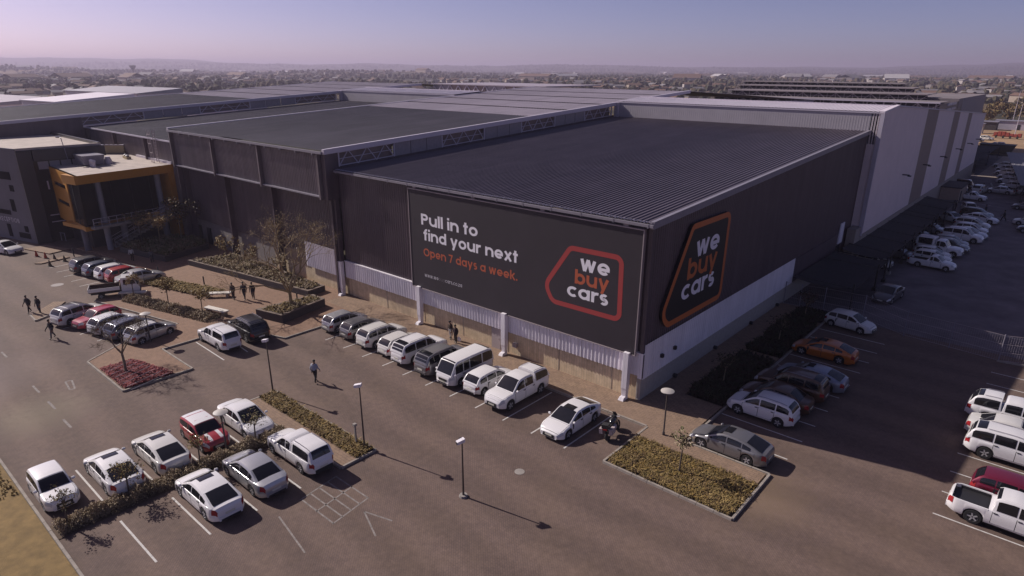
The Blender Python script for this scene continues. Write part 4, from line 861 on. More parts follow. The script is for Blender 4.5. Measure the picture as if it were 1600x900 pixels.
kind('bed_cover_pickup', 5.3, 1.86, 1.82, 3.2, 0.92, 0.39, 0.3, deck=[(-2.65,.9),(-2.6,1.08),(-2.3,1.1),(1.25,1.1),(1.95,1.08),(2.45,.98),(2.65,.7)],
     gh=[[(-.8,1.1),(-.74,1.66),(-.58,1.76),(0,1.81),(.55,1.76),(.75,1.67),(1.4,1.1)]], bed=(-2.5,-.95), doors=((-.75,.2),(.23,1.25)), wins=[((-.64,.16),(.24,1.2))])
kind('box_canopy_pickup', 5.1, 1.85, 2.15, 3.1, 0.85, 0.4, 0.34, deck=[(-2.55,.95),(-2.5,1.15),(1.1,1.15),(1.8,1.14),(2.4,1.05),(2.55,.8)],
     gh=[[(-2.5,1.14),(-2.42,2.0),(-2.3,2.1),(-1.2,2.13),(-.5,2.12),(-.42,1.15)],[(-.36,1.15),(-.3,1.82),(-.15,1.92),(.3,1.93),(.55,1.88),(.68,1.78),(1.05,1.15)]],
     doors=((.0,1.0),), wins=[((-2.2,-.7),),((-.22,.1),(.16,.88))], tumble=0.82, plan=3)

class Car:
    def __init__(s, k):
        s.k = k; s.ra = k.rw*1.14
    def hw(s, x):
        k = s.k; e = abs(x); t = max(0, (e-(k.L/2-k.tl))/k.tl)
        return k.W/2*(1-0.30*t**k.plan-0.02*(e/(k.L/2))**2)
    def zb(s, x):
        k = s.k; b = k.gc
        for wx in k.wx:
            d = abs(x-wx)
            if d < s.ra*0.9999: return k.rw+math.sqrt(max(0, s.ra**2-d*d))
        t = max(0, (abs(x)-(k.L/2-.45))/.45); return b+0.1*t
    def deck(s, x): return interp(x, s.k.deck)
    def low(s, x):
        k = s.k; w = s.hw(x); zd = s.deck(x); b = min(s.zb(x), zd-0.12); zs = zd-k.beltdrop; h = zs-b
        p = [(w*.93, b), (w*.985, b+.10*h), (w, b+.42*h), (w*.992, b+.68*h), (w*.972, b+.9*h), (w*.935, zs+.02), (w*.86, zd), (w*.5, zd+.018), (0, zd+.028)]
        if k.bed and k.bed[0] < x < k.bed[1]:
            p[5] = (w*.95, zs+.03); p[6] = (w*.87, zs+.03); fl = k.rw+s.ra+.03; p[7] = (w*.86, fl); p[8] = (0, fl)
        return p
    def at(s, x, v, sgn=1, off=0.0):
        p = s.low(x); i = min(7, int(v)); t = v-i
        y = p[i][0]+(p[i+1][0]-p[i][0])*t; z = p[i][1]+(p[i+1][1]-p[i][1])*t
        if off:
            dy, dz = p[i+1][0]-p[i][0], p[i+1][1]-p[i][1]; n = math.hypot(dy, dz) or 1
            ny, nz = dz/n, -dy/n
            sl = (s.hw(x+.02)-s.hw(x-.02))/.04; nx = -sl*max(0.0, ny); m = math.sqrt(nx*nx+ny*ny+nz*nz)
            return (x+nx/m*off, sgn*(y+ny/m*off), z+nz/m*off)
        return (x, sgn*y, z)
    def stations(s):
        k = s.k; xs = set(np.linspace(k.x0, k.x1, 27).round(4))
        for wx in k.wx:
            for t in np.linspace(0, math.pi, 11): xs.add(round(wx+s.ra*math.cos(t), 4))
            xs.add(round(wx+s.ra*1.002, 4)); xs.add(round(wx-s.ra*1.002, 4))
        for e in (.03, .1, .2, .32): xs.add(round(k.x1-e, 4)); xs.add(round(k.x0+e, 4))
        if k.bed:
            for b in k.bed: xs.add(round(b-.002, 4)); xs.add(round(b+.002, 4))
        return sorted(x for x in xs if k.x0-1e-6 <= x <= k.x1+1e-6)
    def body(s):
        mb = MB(); xs = s.stations(); n = 17
        for x in xs:
            p = s.low(x); mb.v += [(x, -q[0], q[1]) for q in p]+[(x, q[0], q[1]) for q in reversed(p[:-1])]
        for i in range(len(xs)-1):
            for j in range(n-1): mb.f.append((i*n+j, i*n+j+1, (i+1)*n+j+1, (i+1)*n+j)[::-1]); mb.mi.append(0)
        mb.f.append(tuple(range(n))); mb.mi.append(0); e = (len(xs)-1)*n; mb.f.append(tuple(e+i for i in reversed(range(n)))); mb.mi.append(0)
        return mb
    def ghsec(s, g, x):
        k = s.k; zb = s.deck(x)-.03; zt = max(interp(x, g), zb+.004); H = max(p[1] for p in g)
        f = max(0, min(1, (zt-zb)/(H-zb))); wb = s.hw(max(-k.L/2+.3, min(k.L/2-.5, x)))*.925; wr = wb*.965*(1-f)+k.W/2*k.tumble*f
        hgt = zt-zb
        return [(wb, zb), (wb*.55+wr*.45+.012*f, zb+hgt*.47), (wr+.035*f, zt-.085*min(1, hgt/.25)), (wr-.03, zt-.018*f), (wr*.6, zt+.012*f), (0, zt+.022*f)]
    def ghxs(s, g):
        xs = set(round(p[0], 4) for p in g)
        for a, b in zip(g[:-1], g[1:]):
            n = max(1, int((b[0]-a[0])/.16)); [xs.add(round(a[0]+(b[0]-a[0])*i/n, 4)) for i in range(n)]
        return sorted(xs)
    def cabin(s, g):
        mb = MB(); xs = s.ghxs(g); n = 11
        for x in xs:
            p = s.ghsec(g, x); mb.v += [(x, -q[0], q[1]) for q in p]+[(x, q[0], q[1]) for q in reversed(p[:-1])]
        for i in range(len(xs)-1):
            for j in range(n-1): mb.f.append((i*n+j, (i+1)*n+j, (i+1)*n+j+1, i*n+j+1)); mb.mi.append(0)
        mb.f.append(tuple(reversed(range(n)))); mb.mi.append(0); e = (len(xs)-1)*n; mb.f.append(tuple(e+i for i in range(n))); mb.mi.append(0)
        return mb
    def side_win(s, g, x0, x1, sgn, lo=.12, hi=.93):
        mb = MB(); n = max(3, int((x1-x0)/.1)); P = []
        for i in range(n+1):
            x = x0+(x1-x0)*i/n; p = s.ghsec(g, x)
            for v in (lo, .5, hi):
                u = v*2; j = min(1, int(u)); t = u-j
                y = p[j][0]+(p[j+1][0]-p[j][0])*t; z = p[j][1]+(p[j+1][1]-p[j][1])*t
                P.append((x, sgn*(y+.009), z+.004))
        mb.v = P
        for i in range(n):
            for j in range(2):
                f = (i*3+j, (i+1)*3+j, (i+1)*3+j+1, i*3+j+1); mb.f.append(f if sgn < 0 else f[::-1]); mb.mi.append(0)
        return mb
    def top_patch(s, g, x0, x1, yf=.86, off=.01, n=7):
        mb = MB(); m = 6
        for i in range(n+1):
            x = x0+(x1-x0)*i/n; p = s.ghsec(g, x); dz = (interp(x+.02, g)-interp(x-.02, g))/.04; l = math.hypot(1, dz)
            for j in range(m+1):
                y = (p[3][0])*yf*(2*j/m-1); z = float(np.interp(abs(y), [0, p[4][0], p[3][0]], [p[5][1], p[4][1], p[3][1]]))
                mb.v.append((x-dz/l*off, y, z+off/l))
        for i in range(n):
            for j in range(m): a = i*(m+1)+j; mb.f.append((a, a+m+1, a+m+2, a+1)); mb.mi.append(0)
        return mb
    def low_patch(s, x0, x1, v0, v1, sgn, off=.008, n=6, m=4):
        mb = MB()
        for i in range(n+1):
            for j in range(m+1): mb.v.append(s.at(x0+(x1-x0)*i/n, v0+(v1-v0)*j/m, sgn, off))
        for i in range(n):
            for j in range(m):
                a = i*(m+1)+j; f = (a, a+m+1, a+m+2, a+1); mb.f.append(f if sgn < 0 else f[::-1]); mb.mi.append(0)
        return mb
MESHC = {}
def wheel_meshes(rw, wd=0.2):
    key = ('wheel', rw)
    if key not in MESHC:
        t = MB(); h = wd/2
        t.lathe([(rw*.62,-h),(rw*.93,-h),(rw,-h*.7),(rw,h*.7),(rw*.93,h),(rw*.62,h)], n=20, axis='y', caps=False)
        r = MB(); r.lathe([(rw*.63,-.02),(rw*.66,h+.004),(rw*.6,h+.006),(rw*.55,h-.05),(.06,h-.035),(.05,h-.01)], n=20, axis='y')
        hb = MB()
        for i in range(5):
            a = 2*math.pi*i/5; ca, sa = math.cos(a), math.sin(a)
            f = lambda rr, w, y: (rr*ca-w*sa, y, rr*sa+w*ca)
            hb.hexa([f(.04,-.035,h-.03),f(rw*.62,-.03,h-.045),f(rw*.62,.03,h-.045),f(.04,.035,h-.03),f(.04,-.035,h-.004),f(rw*.62,-.03,h-.002),f(rw*.62,.03,h-.002),f(.04,.035,h-.004)])
        a = t.mesh('wheel', 40); a.materials.append(M_TYRE)
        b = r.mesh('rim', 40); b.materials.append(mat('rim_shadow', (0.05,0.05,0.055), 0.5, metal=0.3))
        k = len(b.vertices)
        mb = MB(); mb.v = list(r.v)+list(hb.v); mb.f = list(r.f)+[tuple(i+len(r.v) for i in f) for f in hb.f]; mb.mi = [0]*len(r.f)+[1]*len(hb.f)
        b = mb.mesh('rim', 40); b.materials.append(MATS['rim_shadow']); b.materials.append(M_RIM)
        MESHC[key] = (a, b)
    return MESHC[key]
def car_parts(kn):
    """list of (name, mesh, material key, sub-part list) for one kind, made once"""
    if kn in MESHC: return MESHC[kn]
    k = KINDS[kn]; c = Car(k); out = []
    def add(name, mb, mk, smooth=32, subs=()): 
        me = mb.mesh(name, smooth); me.materials.append(M_BLACK); out.append((name, me, mk, list(subs)))
    def sub(name, mb, mk, smooth=32):
        me = mb.mesh(name, smooth); me.materials.append(M_BLACK); return (name, me, mk)
    add('body', c.body(), 'P')
    for gi, g in enumerate(k.gh):
        H = max(p[1] for p in g); canopy = gi == 0 and len(k.gh) == 2
        add('canopy' if canopy else 'cabin', c.cabin(g), 'P')
        # the roof runs where the profile is within 9 cm of its top
        hi = [p[0] for p in g if p[1] > H-.1]; r0, r1 = min(hi), max(hi)
        subs = []
        if k.sunroof and not canopy: subs.append(sub('sunroof', c.top_patch(g, k.sunroof[0], k.sunroof[1], .58, .02, 3), 'G'))
        if k.rails or canopy:
            for sg in (-1, 1):
                mb = MB(); p = c.ghsec(g, (r0+r1)/2); y = sg*(p[3][0]-.05)
                xs = np.linspace(r0+.05, r1-.05, 6)
                for a, b in zip(xs[:-1], xs[1:]): mb.tube((a, y, interp(a, g)+.045), (b, y, interp(b, g)+.045), .018, None, 5)
                subs.append(sub('roof_rail', mb, 'R'))
        add('roof', c.top_patch(g, r0, r1, .97, .006, 6), 'T', 32, subs)
        if not canopy:
            fr = [p for p in g if p[0] >= r1]; add('windscreen', c.top_patch(g, fr[0][0]+.05, fr[-1][0]-.05, .93, .01), 'G')
        if not (canopy is False and len(k.gh) == 2):
            rr = [p for p in g if p[0] <= r0]
            if rr[-1][0]-rr[0][0] > .03:
                span = rr[-1][0]-rr[0][0]
                if span < .12:
                    mb = MB(); x = rr[0][0]-.01; w_ = c.ghsec(g, r0)[3][0]*.85; mb.quad((x+.02,-w_,H-.55),(x+.02,w_,H-.55),(rr[-1][0]-.03,w_*.95,H-.16),(rr[-1][0]-.03,-w_*.95,H-.16)); mb.f[-1] = mb.f[-1][::-1]
                    add('rear_window', mb, 'G')
                else: add('rear_window', c.top_patch(g, rr[0][0]+(.06 if k.deck[0][1] < 2 else 0), rr[-1][0]-.02, .86, .012), 'G')
        for w in (k.wins[gi] if gi < len(k.wins) else ()):
            for sg in (-1, 1): add('side_window', c.side_win(g, w[0], w[1], sg), 'G')
    for d in k.doors:
        for sg in (-1, 1):
            hb = MB(); hx = d[0]+.1; y = c.at(hx, 4.3, sg, .02); hb.box(hx-.08, y[1]-.02, y[2]-.02, hx+.1, y[1]+.02, y[2]+.02)
            add('door_gap', c.low_patch(d[0]-.025, d[1]+.025, 1.25, 4.85, sg, .004), 'K')
            xs0 = d[0]; add('door', c.low_patch(max(xs0, -10), d[1], 1.3, 4.8, sg, .007), 'P', 32, [sub('handle', hb, 'K')])
    # ends
    L2 = k.L/2; we = c.hw(L2)
    zt = c.deck(L2); zn = c.deck(-L2)
    mb = MB(); mb.box(L2-.02, -we*.66, zt-.22, L2+.015, we*.66, zt-.03); add('grille', mb, 'K', None)
    mb = MB(); mb.box(L2-.15, -we*.93, k.gc+.08, L2+.035, we*.93, zt-.25); 
    for sg in (-1, 1):
        pass
    add('front_bumper', mb, 'B', None); mb = MB(); mb.box(L2+.036, -.25, k.gc+.2, L2+.045, .25, k.gc+.31); add('number_plate', mb, 'N', None)
    mb = MB(); mb.box(-L2-.04, -we*.95, k.gc+.08, -L2+.15, we*.95, k.gc+.3); add('rear_bumper', mb, 'B', None)
    mb = MB(); mb.box(-L2-.02, -.25, zn-.26, -L2+.01, .25, zn-.14); add('number_plate', mb, 'N', None)
    for sg in (-1, 1):
        add('headlight', c.low_patch(L2-.34, L2-.015, 3.0, 5.4, sg, .012, 5, 3), 'L')
        add('taillight', c.low_patch(-L2+.015, -L2+.24, 2.7, 5.0, sg, .012, 4, 3), 'Rd')
        g = k.gh[-1]; xm = g[-1][0]-.28; p = c.ghsec(g, xm); mb = MB()
        mb.lathe([(.02,-.1),(.075,-.07),(.085,.05),(.03,.1)], (xm, sg*(p[0][0]+.11), p[0][1]+.12), 8, 'y'); mb.tube((xm, sg*p[0][0]*.98, p[0][1]+.07), (xm, sg*(p[0][0]+.1), p[0][1]+.1), .02, None, 5)
        add('mirror', mb, 'P')
    add('bonnet', (lambda q: q)(bonnet(c, k)), 'H')
    if k.bed:
        fl = k.rw+c.ra+.04; mb = MB(); y = k.W/2*.83; a, b = k.bed[0]+.03, k.bed[1]-.03; zt_ = c.deck((a+b)/2)-.07
        mb.quad((a,-y,fl),(b,-y,fl),(b,y,fl),(a,y,fl)); mb.quad((a,-y,fl),(a,-y,zt_),(b,-y,zt_),(b,-y,fl)); mb.quad((a,y,fl),(b,y,fl),(b,y,zt_),(a,y,zt_)); mb.quad((a,-y,fl),(a,y,fl),(a,y,zt_),(a,-y,zt_)); mb.quad((b,-y,fl),(b,-y,zt_),(b,y,zt_),(b,y,fl))
        add('bed_liner', mb, 'K', None)
    x0_ = k.gh[-1][-1][0]
    if k.L/2-x0_ > .6:
        mb = bonnet(c, k, .02, .004); add('bonnet_gap', mb, 'K')
    mb = MB(); mb.box(L2+.034, -we*.7, k.gc+.1, L2+.04, we*.7, k.gc+.2); add('lower_grille', mb, 'K', None)
    mb = MB(); mb.box(-L2-.046, -we*.8, k.gc+.06, -L2-.03, we*.8, k.gc+.17); add('lower_valance', mb, 'K', None)
    for sg in (-1, 1):
        mb = c.low_patch(k.wx[1]+c.ra*1.02, k.wx[0]-c.ra*1.02, .05, .75, sg, .01); add('sill', mb, 'K')
    mb = MB(); mb.box(k.wx[1]-k.rw*1.3, -k.W/2*.8, k.gc-.02, k.wx[0]+k.rw*1.3, k.W/2*.8, .55); add('underbody', mb, 'K', None)
    MESHC[kn] = out
    return out
def bonnet(c, k, e=0.0, lift=.008):
    x0 = k.gh[-1][-1][0]+.03-e; x1 = k.L/2-.12+e; mb = MB(); n, m = 6, 8
    if x1-x0 < .15: x0 = x1-.1
    for i in range(n+1):
        x = x0+(x1-x0)*i/n; p = c.low(x)
        for j in range(m+1):
            y = p[6][0]*(.96+e)*(2*j/m-1); z = float(np.interp(abs(y), [0, p[7][0], p[6][0]], [p[8][1], p[7][1], p[6][1]])); mb.v.append((x, y, z+lift))
    for i in range(n):
        for j in range(m): a = i*(m+1)+j; mb.f.append((a, a+m+1, a+m+2, a+1)); mb.mi.append(0)
    return mb
def setmat(o, m):
    o.material_slots[0].link = 'OBJECT'; o.material_slots[0].material = m
CARS = []
def car(kn, x, y, head, p, label, cat='car', group=None, roof=None, bumper=None, hood=None, name=None, rails=True, drop=(), scale=1.03, z=0.0):
    k = KINDS[kn]; root = thing(name or 'parked_car', label, cat, (x, y, z), R(head), group); root.scale = (scale,)*3
    mm = {'P': p, 'T': roof or p, 'H': hood or p, 'B': bumper or p, 'G': M_CARGLASS, 'K': M_BLACK, 'N': M_PLATE, 'L': M_LAMPCLEAR, 'Rd': M_LAMPRED, 'R': M_TRIM}
    for (n, me, mk, subs) in car_parts(kn):
        if n in drop: continue
        o = link(n, me, root); setmat(o, mm[mk])
        for (sn, sm, smk) in subs:
            if sn in drop: continue
            q = link(sn, sm, o); setmat(q, mm[smk])
    wm, rm = wheel_meshes(k.rw)
    for wx in k.wx:
        for sg in (1, -1):
            o = link('wheel', wm, root, (wx, sg*(k.W/2-.125), k.rw)); o.rotation_euler = (0, rnd.uniform(0, 1.2), 0 if sg > 0 else math.pi)
            link('rim', rm, o)
    CARS.append(root)
    return root
F = 'cars nosed in along the billboard wall'
car('hatchback', -27.3, -5.3, 90, P_SILVER, 'silver hatchback at the far left end of the wall row, under twig shade', 'car', F)
car('hatchback', -24.75, -5.2, 90, P_GREY, 'grey hatchback next to the silver one under the twig shadows', 'car', F)
car('small_suv', -22.1, -5.2, 90, P_WHITE2, 'pearl white crossover with chrome tail trim, beside the grey hatchback', 'car', F)
car('hatchback', -19.5, -5.2, 90, P_WHITE2, 'small off white hatchback tucked between the crossover and the long white SUV', 'car', F)
car('large_suv', -17.35, -5.1, 90, P_WHITE, 'long white SUV with roof rails beside the grey SUV', 'car', F)
car('large_suv', -14.45, -5.2, 90, P_GREY, 'grey SUV between the long white SUV and the white minibus', 'car', F)
car('minibus', -11.95, -5.3, -90, P_WHITE, 'boxy white minibus with three long side windows facing the car park', 'minibus', F, name='minibus', bumper=P_WHITE)
car('hatchback', -9.6, -5.2, 90, P_WHITE, 'white hatchback between the minibus and the canopied pickup', 'car', F)
car('double_cab_pickup', -6.85, -5.15, -90, P_WHITE, 'white double cab pickup with canopy facing out of the front row', 'pickup', F, name='pickup_truck', bumper=M_BLACK)
car('sports_sedan', -1.68, -5.75, -90, P_WHITE, 'white low sedan with dark sunroof beside the motorcycle', 'car', F)
LF = 'cars in the left block by the reception'
car('small_suv', -63.6, -14.2, 96, P_DGREY, 'dark car with pale tail at the far left of the reception row', 'car', LF)
car('hatchback', -61.2, -13.9, 96, P_BLUEGREY, 'dark blue hatchback with a glinting rear window in the reception row', 'car', LF)
car('hatchback', -58.9, -13.4, 94, P_WHITE, 'white hatchback between the dark blue and red cars', 'car', LF)
car('hatchback', -57.0, -13.0, 92, P_RED, 'red hatchback with a red bonnet beside the silver sedan', 'car', LF)
car('sedan', -54.7, -12.4, 90, P_SILVER, 'silver sedan at the right end of the reception row', 'car', LF)
PR = 'cars beside the hedge in front of the plaza'
car('small_suv', -46.9, -20.6, 104, P_WHITE2, 'white people carrier with dark roof at the left end of the hedge row', 'car', PR, roof=P_DGREY)
car('classic_hatch', -44.6, -19.9, -78, P_CRIMSON, 'red hatchback facing out with pinkish red bonnet in the hedge row', 'car', PR)
car('hatchback', -42.2, -19.3, 103, P_WHITE, 'white hatchback between the red car and the blue grey one', 'car', PR)
car('hatchback', -39.9, -18.8, 103, P_BLUEGREY, 'blue grey hatchback behind the leafless tree twigs', 'car', PR)
car('hatchback', -37.6, -18.0, 103, P_SILVER, 'silver hatchback at the plaza end of the hedge row', 'car', PR, roof=P_WHITE2)
car('sedan', -80.0, -18.9, 20, P_WHITE, 'white sedan by the reception wall at the left picture edge', 'car')
car('canopy_pickup', -31.9, -14.7, 180, P_WHITE, 'white canopied pickup with black tailgate badge beside the black SUV', 'pickup', None, name='pickup_truck')
car('large_suv', -31.8, -12.15, 178, P_BLACK, 'black SUV with chrome roof spoiler strip by the brick planter', 'car', None, bumper=P_BLACK)
LO = 'cars either side of the clipped hedge'
car('classic_hatch', -18.3, -30.55, 0, P_WHITE, 'small white car with red tail lamp nearest the lower left corner', 'car', LO)
car('sports_sedan', -17.7, -27.75, 180, P_WHITE, 'white saloon with dark sunroof and brown bush at its boot', 'car', LO)
car('sports_sedan', -17.75, -25.15, 180, P_WHITE2, 'white saloon with narrow sunroof next to the striped red hatchback', 'car', LO)
car('mini_hatch', -17.75, -22.5, 0, P_RED, 'red small hatchback with white roof and two white bonnet stripes', 'car', LO, roof=P_WHITE)
car('sedan', -17.5, -19.95, 0, P_WHITE, 'white saloon facing the hedge at the end nearest the long narrow bed', 'car', LO)
car('canopy_pickup', -11.5, -19.7, 180, P_WHITE, 'white canopied pickup parked next to the tan path', 'pickup', LO, name='pickup_truck', bumper=M_BLACK)
car('sedan', -11.55, -22.55, 180, P_SILVER, 'silver saloon with white upper surfaces beside the canopied pickup by the hedge', 'car', LO)
car('sports_sedan', -11.6, -25.15, 180, P_WHITE, 'white car with a big square sunroof at the bottom edge', 'car', LO)
RI = 'cars in the shaded bays beside the side wall'
car('sports_sedan', 7.45, -1.72, 180, P_GREY, 'metallic grey saloon half in the sun beside the lawn island', 'car', RI)
car('small_suv', 7.25, 3.85, 180, P_WHITE, 'white crossover with dark sunroof at the edge of the building shadow', 'car', RI)
car('sedan', 7.3, 6.2, 180, P_BROWN, 'very dark brown car beside the white crossover in shade', 'car', RI)
car('large_suv', 7.5, 8.5, 180, P_BROWN, 'brown SUV with chrome window frame in shade', 'car', RI)
car('sports_sedan', 8.1, 11.2, 180, P_STEELBLUE, 'steel blue saloon between brown SUV and orange car', 'car', RI)
car('sports_sedan', 7.3, 16.9, 180, P_ORANGE, 'burnt orange sports car in deep shade', 'car', RI)
car('hatchback', 7.1, 24.9, -8, P_WHITE2, 'white hatchback parked by the mesh fence at the top of the shaded bays', 'car', RI)
RE = 'cars in the bays at the right picture edge'
car('double_cab_pickup', 20.3, 13.6, 0, P_WHITE, 'white double cab pickup with canopy cut by the right picture edge', 'pickup', RE, name='pickup_truck')
car('sedan', 20.3, 11.1, 0, P_WHITE2, 'cream white saloon between the canopied pickup and the white SUV', 'car', RE)
car('large_suv', 20.65, 8.55, 0, P_WHITE, 'white SUV with sunlit dark wheel beside the cream saloon', 'car', RE)
car('hatchback', 21.2, 3.55, 0, P_MAROON, 'maroon hatchback near the lower right corner', 'car', RE)
car('bed_cover_pickup', 21.2, 0.95, 0, P_WHITE, 'white pickup with black open load bed at the lower right corner', 'pickup', RE, name='pickup_truck')
YD = 'cars crowded in the dark yard'
def yard(kn, x, y, h, p, label, **kw):
    return car(kn, x, y, h, p, label, kw.pop('cat', 'car'), YD, **kw)
yard('sedan', 7.7, 36.2, -96, P_DGREY, 'dark saloon facing the camera beside a carport post')
yard('classic_hatch', 3.4, 48.6, -4, P_WHITE2, 'old white hatchback under the near end of the long carport')
yard('open_pickup', 8.75, 52.2, -4, P_WHITE, 'white open pickup at the near end of the yard row', cat='pickup', name='pickup_truck')
yard('hatchback', 8.3, 54.9, -4, P_WHITE2, 'white hatchback just behind the open pickup in the yard')
yard('hatchback', 7.9, 57.2, -4, P_WHITE2, 'pale hatchback beside the tall canopied pickup in the yard')
yard('box_canopy_pickup', 8.2, 59.8, -4, P_WHITE, 'tall white pickup with boxy canopy and black sill in the yard row', cat='pickup', name='pickup_truck')
yard('small_suv', 8.9, 62.6, -5, P_DGREY, 'dark crossover behind the boxy canopied pickup')
yard('hatchback', 8.6, 65.4, -5, P_GREY, 'grey hatchback squeezed between dark crossover and white SUV in the yard')
yard('large_suv', 9.3, 69.9, -5, P_WHITE, 'white SUV third from the front of the yard row with clear side glass')
yard('sedan', 9.5, 72.9, -5, P_SILVER, 'silver saloon behind the white SUV in the yard row')
yard('hatchback', 9.5, 76.2, -6, P_WHITE, 'white hatchback midway along the yard row')
yard('small_suv', 9.2, 79.6, -6, P_WHITE2, 'white crossover just behind the midway hatchback in the yard row')
yard('sports_sedan', 9.4, 85.9, -8, P_WHITE, 'white low saloon near the walking man in the yard')
yard('small_suv', 8.6, 88.8, -8, P_BLACK, 'black crossover behind the white low saloon')
yard('hatchback', 6.9, 94.0, -70, P_WHITE2, 'white hatchback turned end on with people beside it')
yard('open_pickup', 5.4, 106.8, -6, P_WHITE, 'white pickup with black bed beside the tan guard hut', cat='pickup', name='pickup_truck')
yard('small_suv', 5.5, 116.5, 80, P_WHITE2, 'white car seen from behind with dark open boot beyond the pickup')
sv = yard('sedan', 8.6, 118.4, 176, P_SILVER, 'silver saloon with its bonnet propped open')
bo = MB(); bo.quad((1.2,-.7,.95),(1.2,.7,.95),(1.75,.6,1.75),(1.75,-.6,1.75)); o = bo.build('raised_bonnet', P_SILVER, sv); o.modifiers.new('thick','SOLIDIFY').thickness = 0.04
yard('hatchback', 14.0, 102.5, 175, P_GREY, 'grey hatchback opposite the pickup at the right edge of the yard')
yard('hatchback', 15.4, 88.0, 178, P_WHITE2, 'white hatchback cut by the right edge opposite the walking man')
yard('hatchback', 16.4, 82.4, 178, P_DGREY, 'dark hatchback at the right edge below the white one opposite the row')
yard('sedan', 5.0, 60.6, -4, P_SILVER, 'silver saloon under the long carport behind its third post')
yard('hatchback', 4.7, 66.3, -4, P_WHITE2, 'white hatchback deep under the long carport')
yard('hatchback', 5.0, 72.5, -4, P_SILVER, 'silver hatchback under the middle of the carport')
yard('sedan', 5.8, 83.5, -30, P_WHITE, 'white saloon at the far end of the long carport')
yard('hatchback', 4.4, 54.6, -4, P_GREY, 'grey hatchback beneath the carport beside the old white hatchback')
yard('minibus', 1.6, 113.8, 0, P_BLACK, 'dark minibus by the plinth beyond the guard hut', cat='minibus', name='minibus')
yard('minibus', 1.8, 119.2, 0, P_BROWN, 'brownish minibus behind the dark minibus', cat='minibus', name='minibus')
FAR = 'white cars in a line beside the grey shed roof'
for i, lb in enumerate(('nearest of the white cars lined up beside the grey shed','second white car from the near end of the line by the grey shed','third white car from the near end of the line by the grey shed','fourth white car along the line by the grey shed','fifth white car along the line by the grey shed','farthest white car in the line by the grey shed')):
    car(('hatchback','sedan')[i % 2], 9.6-.135*7*i, 127+7*i, 172, P_WHITE, lb, 'car', FAR)
car('sedan', 13.4, 119.5, -4, P_SILVER, 'silver saloon in the dark gap under the grey shed', 'car', YD)
car('sedan', -13.5, 226, -10, P_DGREY, 'dark saloon in the far shaded car park by the unfinished hall', 'car', 'cars in the far shaded car park')
car('hatchback', -9.6, 232, -10, P_GREY, 'grey hatchback in the far shaded car park', 'car', 'cars in the far shaded car park')
car('hatchback', -7.8, 240, -10, P_WHITE2, 'pale hatchback at the sunny end of the far shaded car park', 'car', 'cars in the far shaded car park')
car('canopy_pickup', -2.6, 214, 180, P_WHITE, 'white van like pickup on the dirt road beyond the white hall', 'pickup', None, name='pickup_truck')
# bonnet stripes of the red car
mini = [o for o in CARS if 'two white bonnet stripes' in o['label']][0]
mk_ = Car(KINDS['mini_hatch'])
for ysg in (-.32, .32):
    mb = MB(); n = 6
    for i in range(n+1):
        x = .9+(1.74-.9)*i/n; p = mk_.low(x)
        for y in (ysg-.1, ysg+.1): mb.v.append((x, y, float(np.interp(abs(y), [0, p[7][0], p[6][0]], [p[8][1], p[7][1], p[6][1]]))+.016))
    for i in range(n): mb.f.append((2*i, 2*i+2, 2*i+3, 2*i+1)); mb.mi.append(0)
    mb.build('bonnet_stripe', P_WHITE, mini)
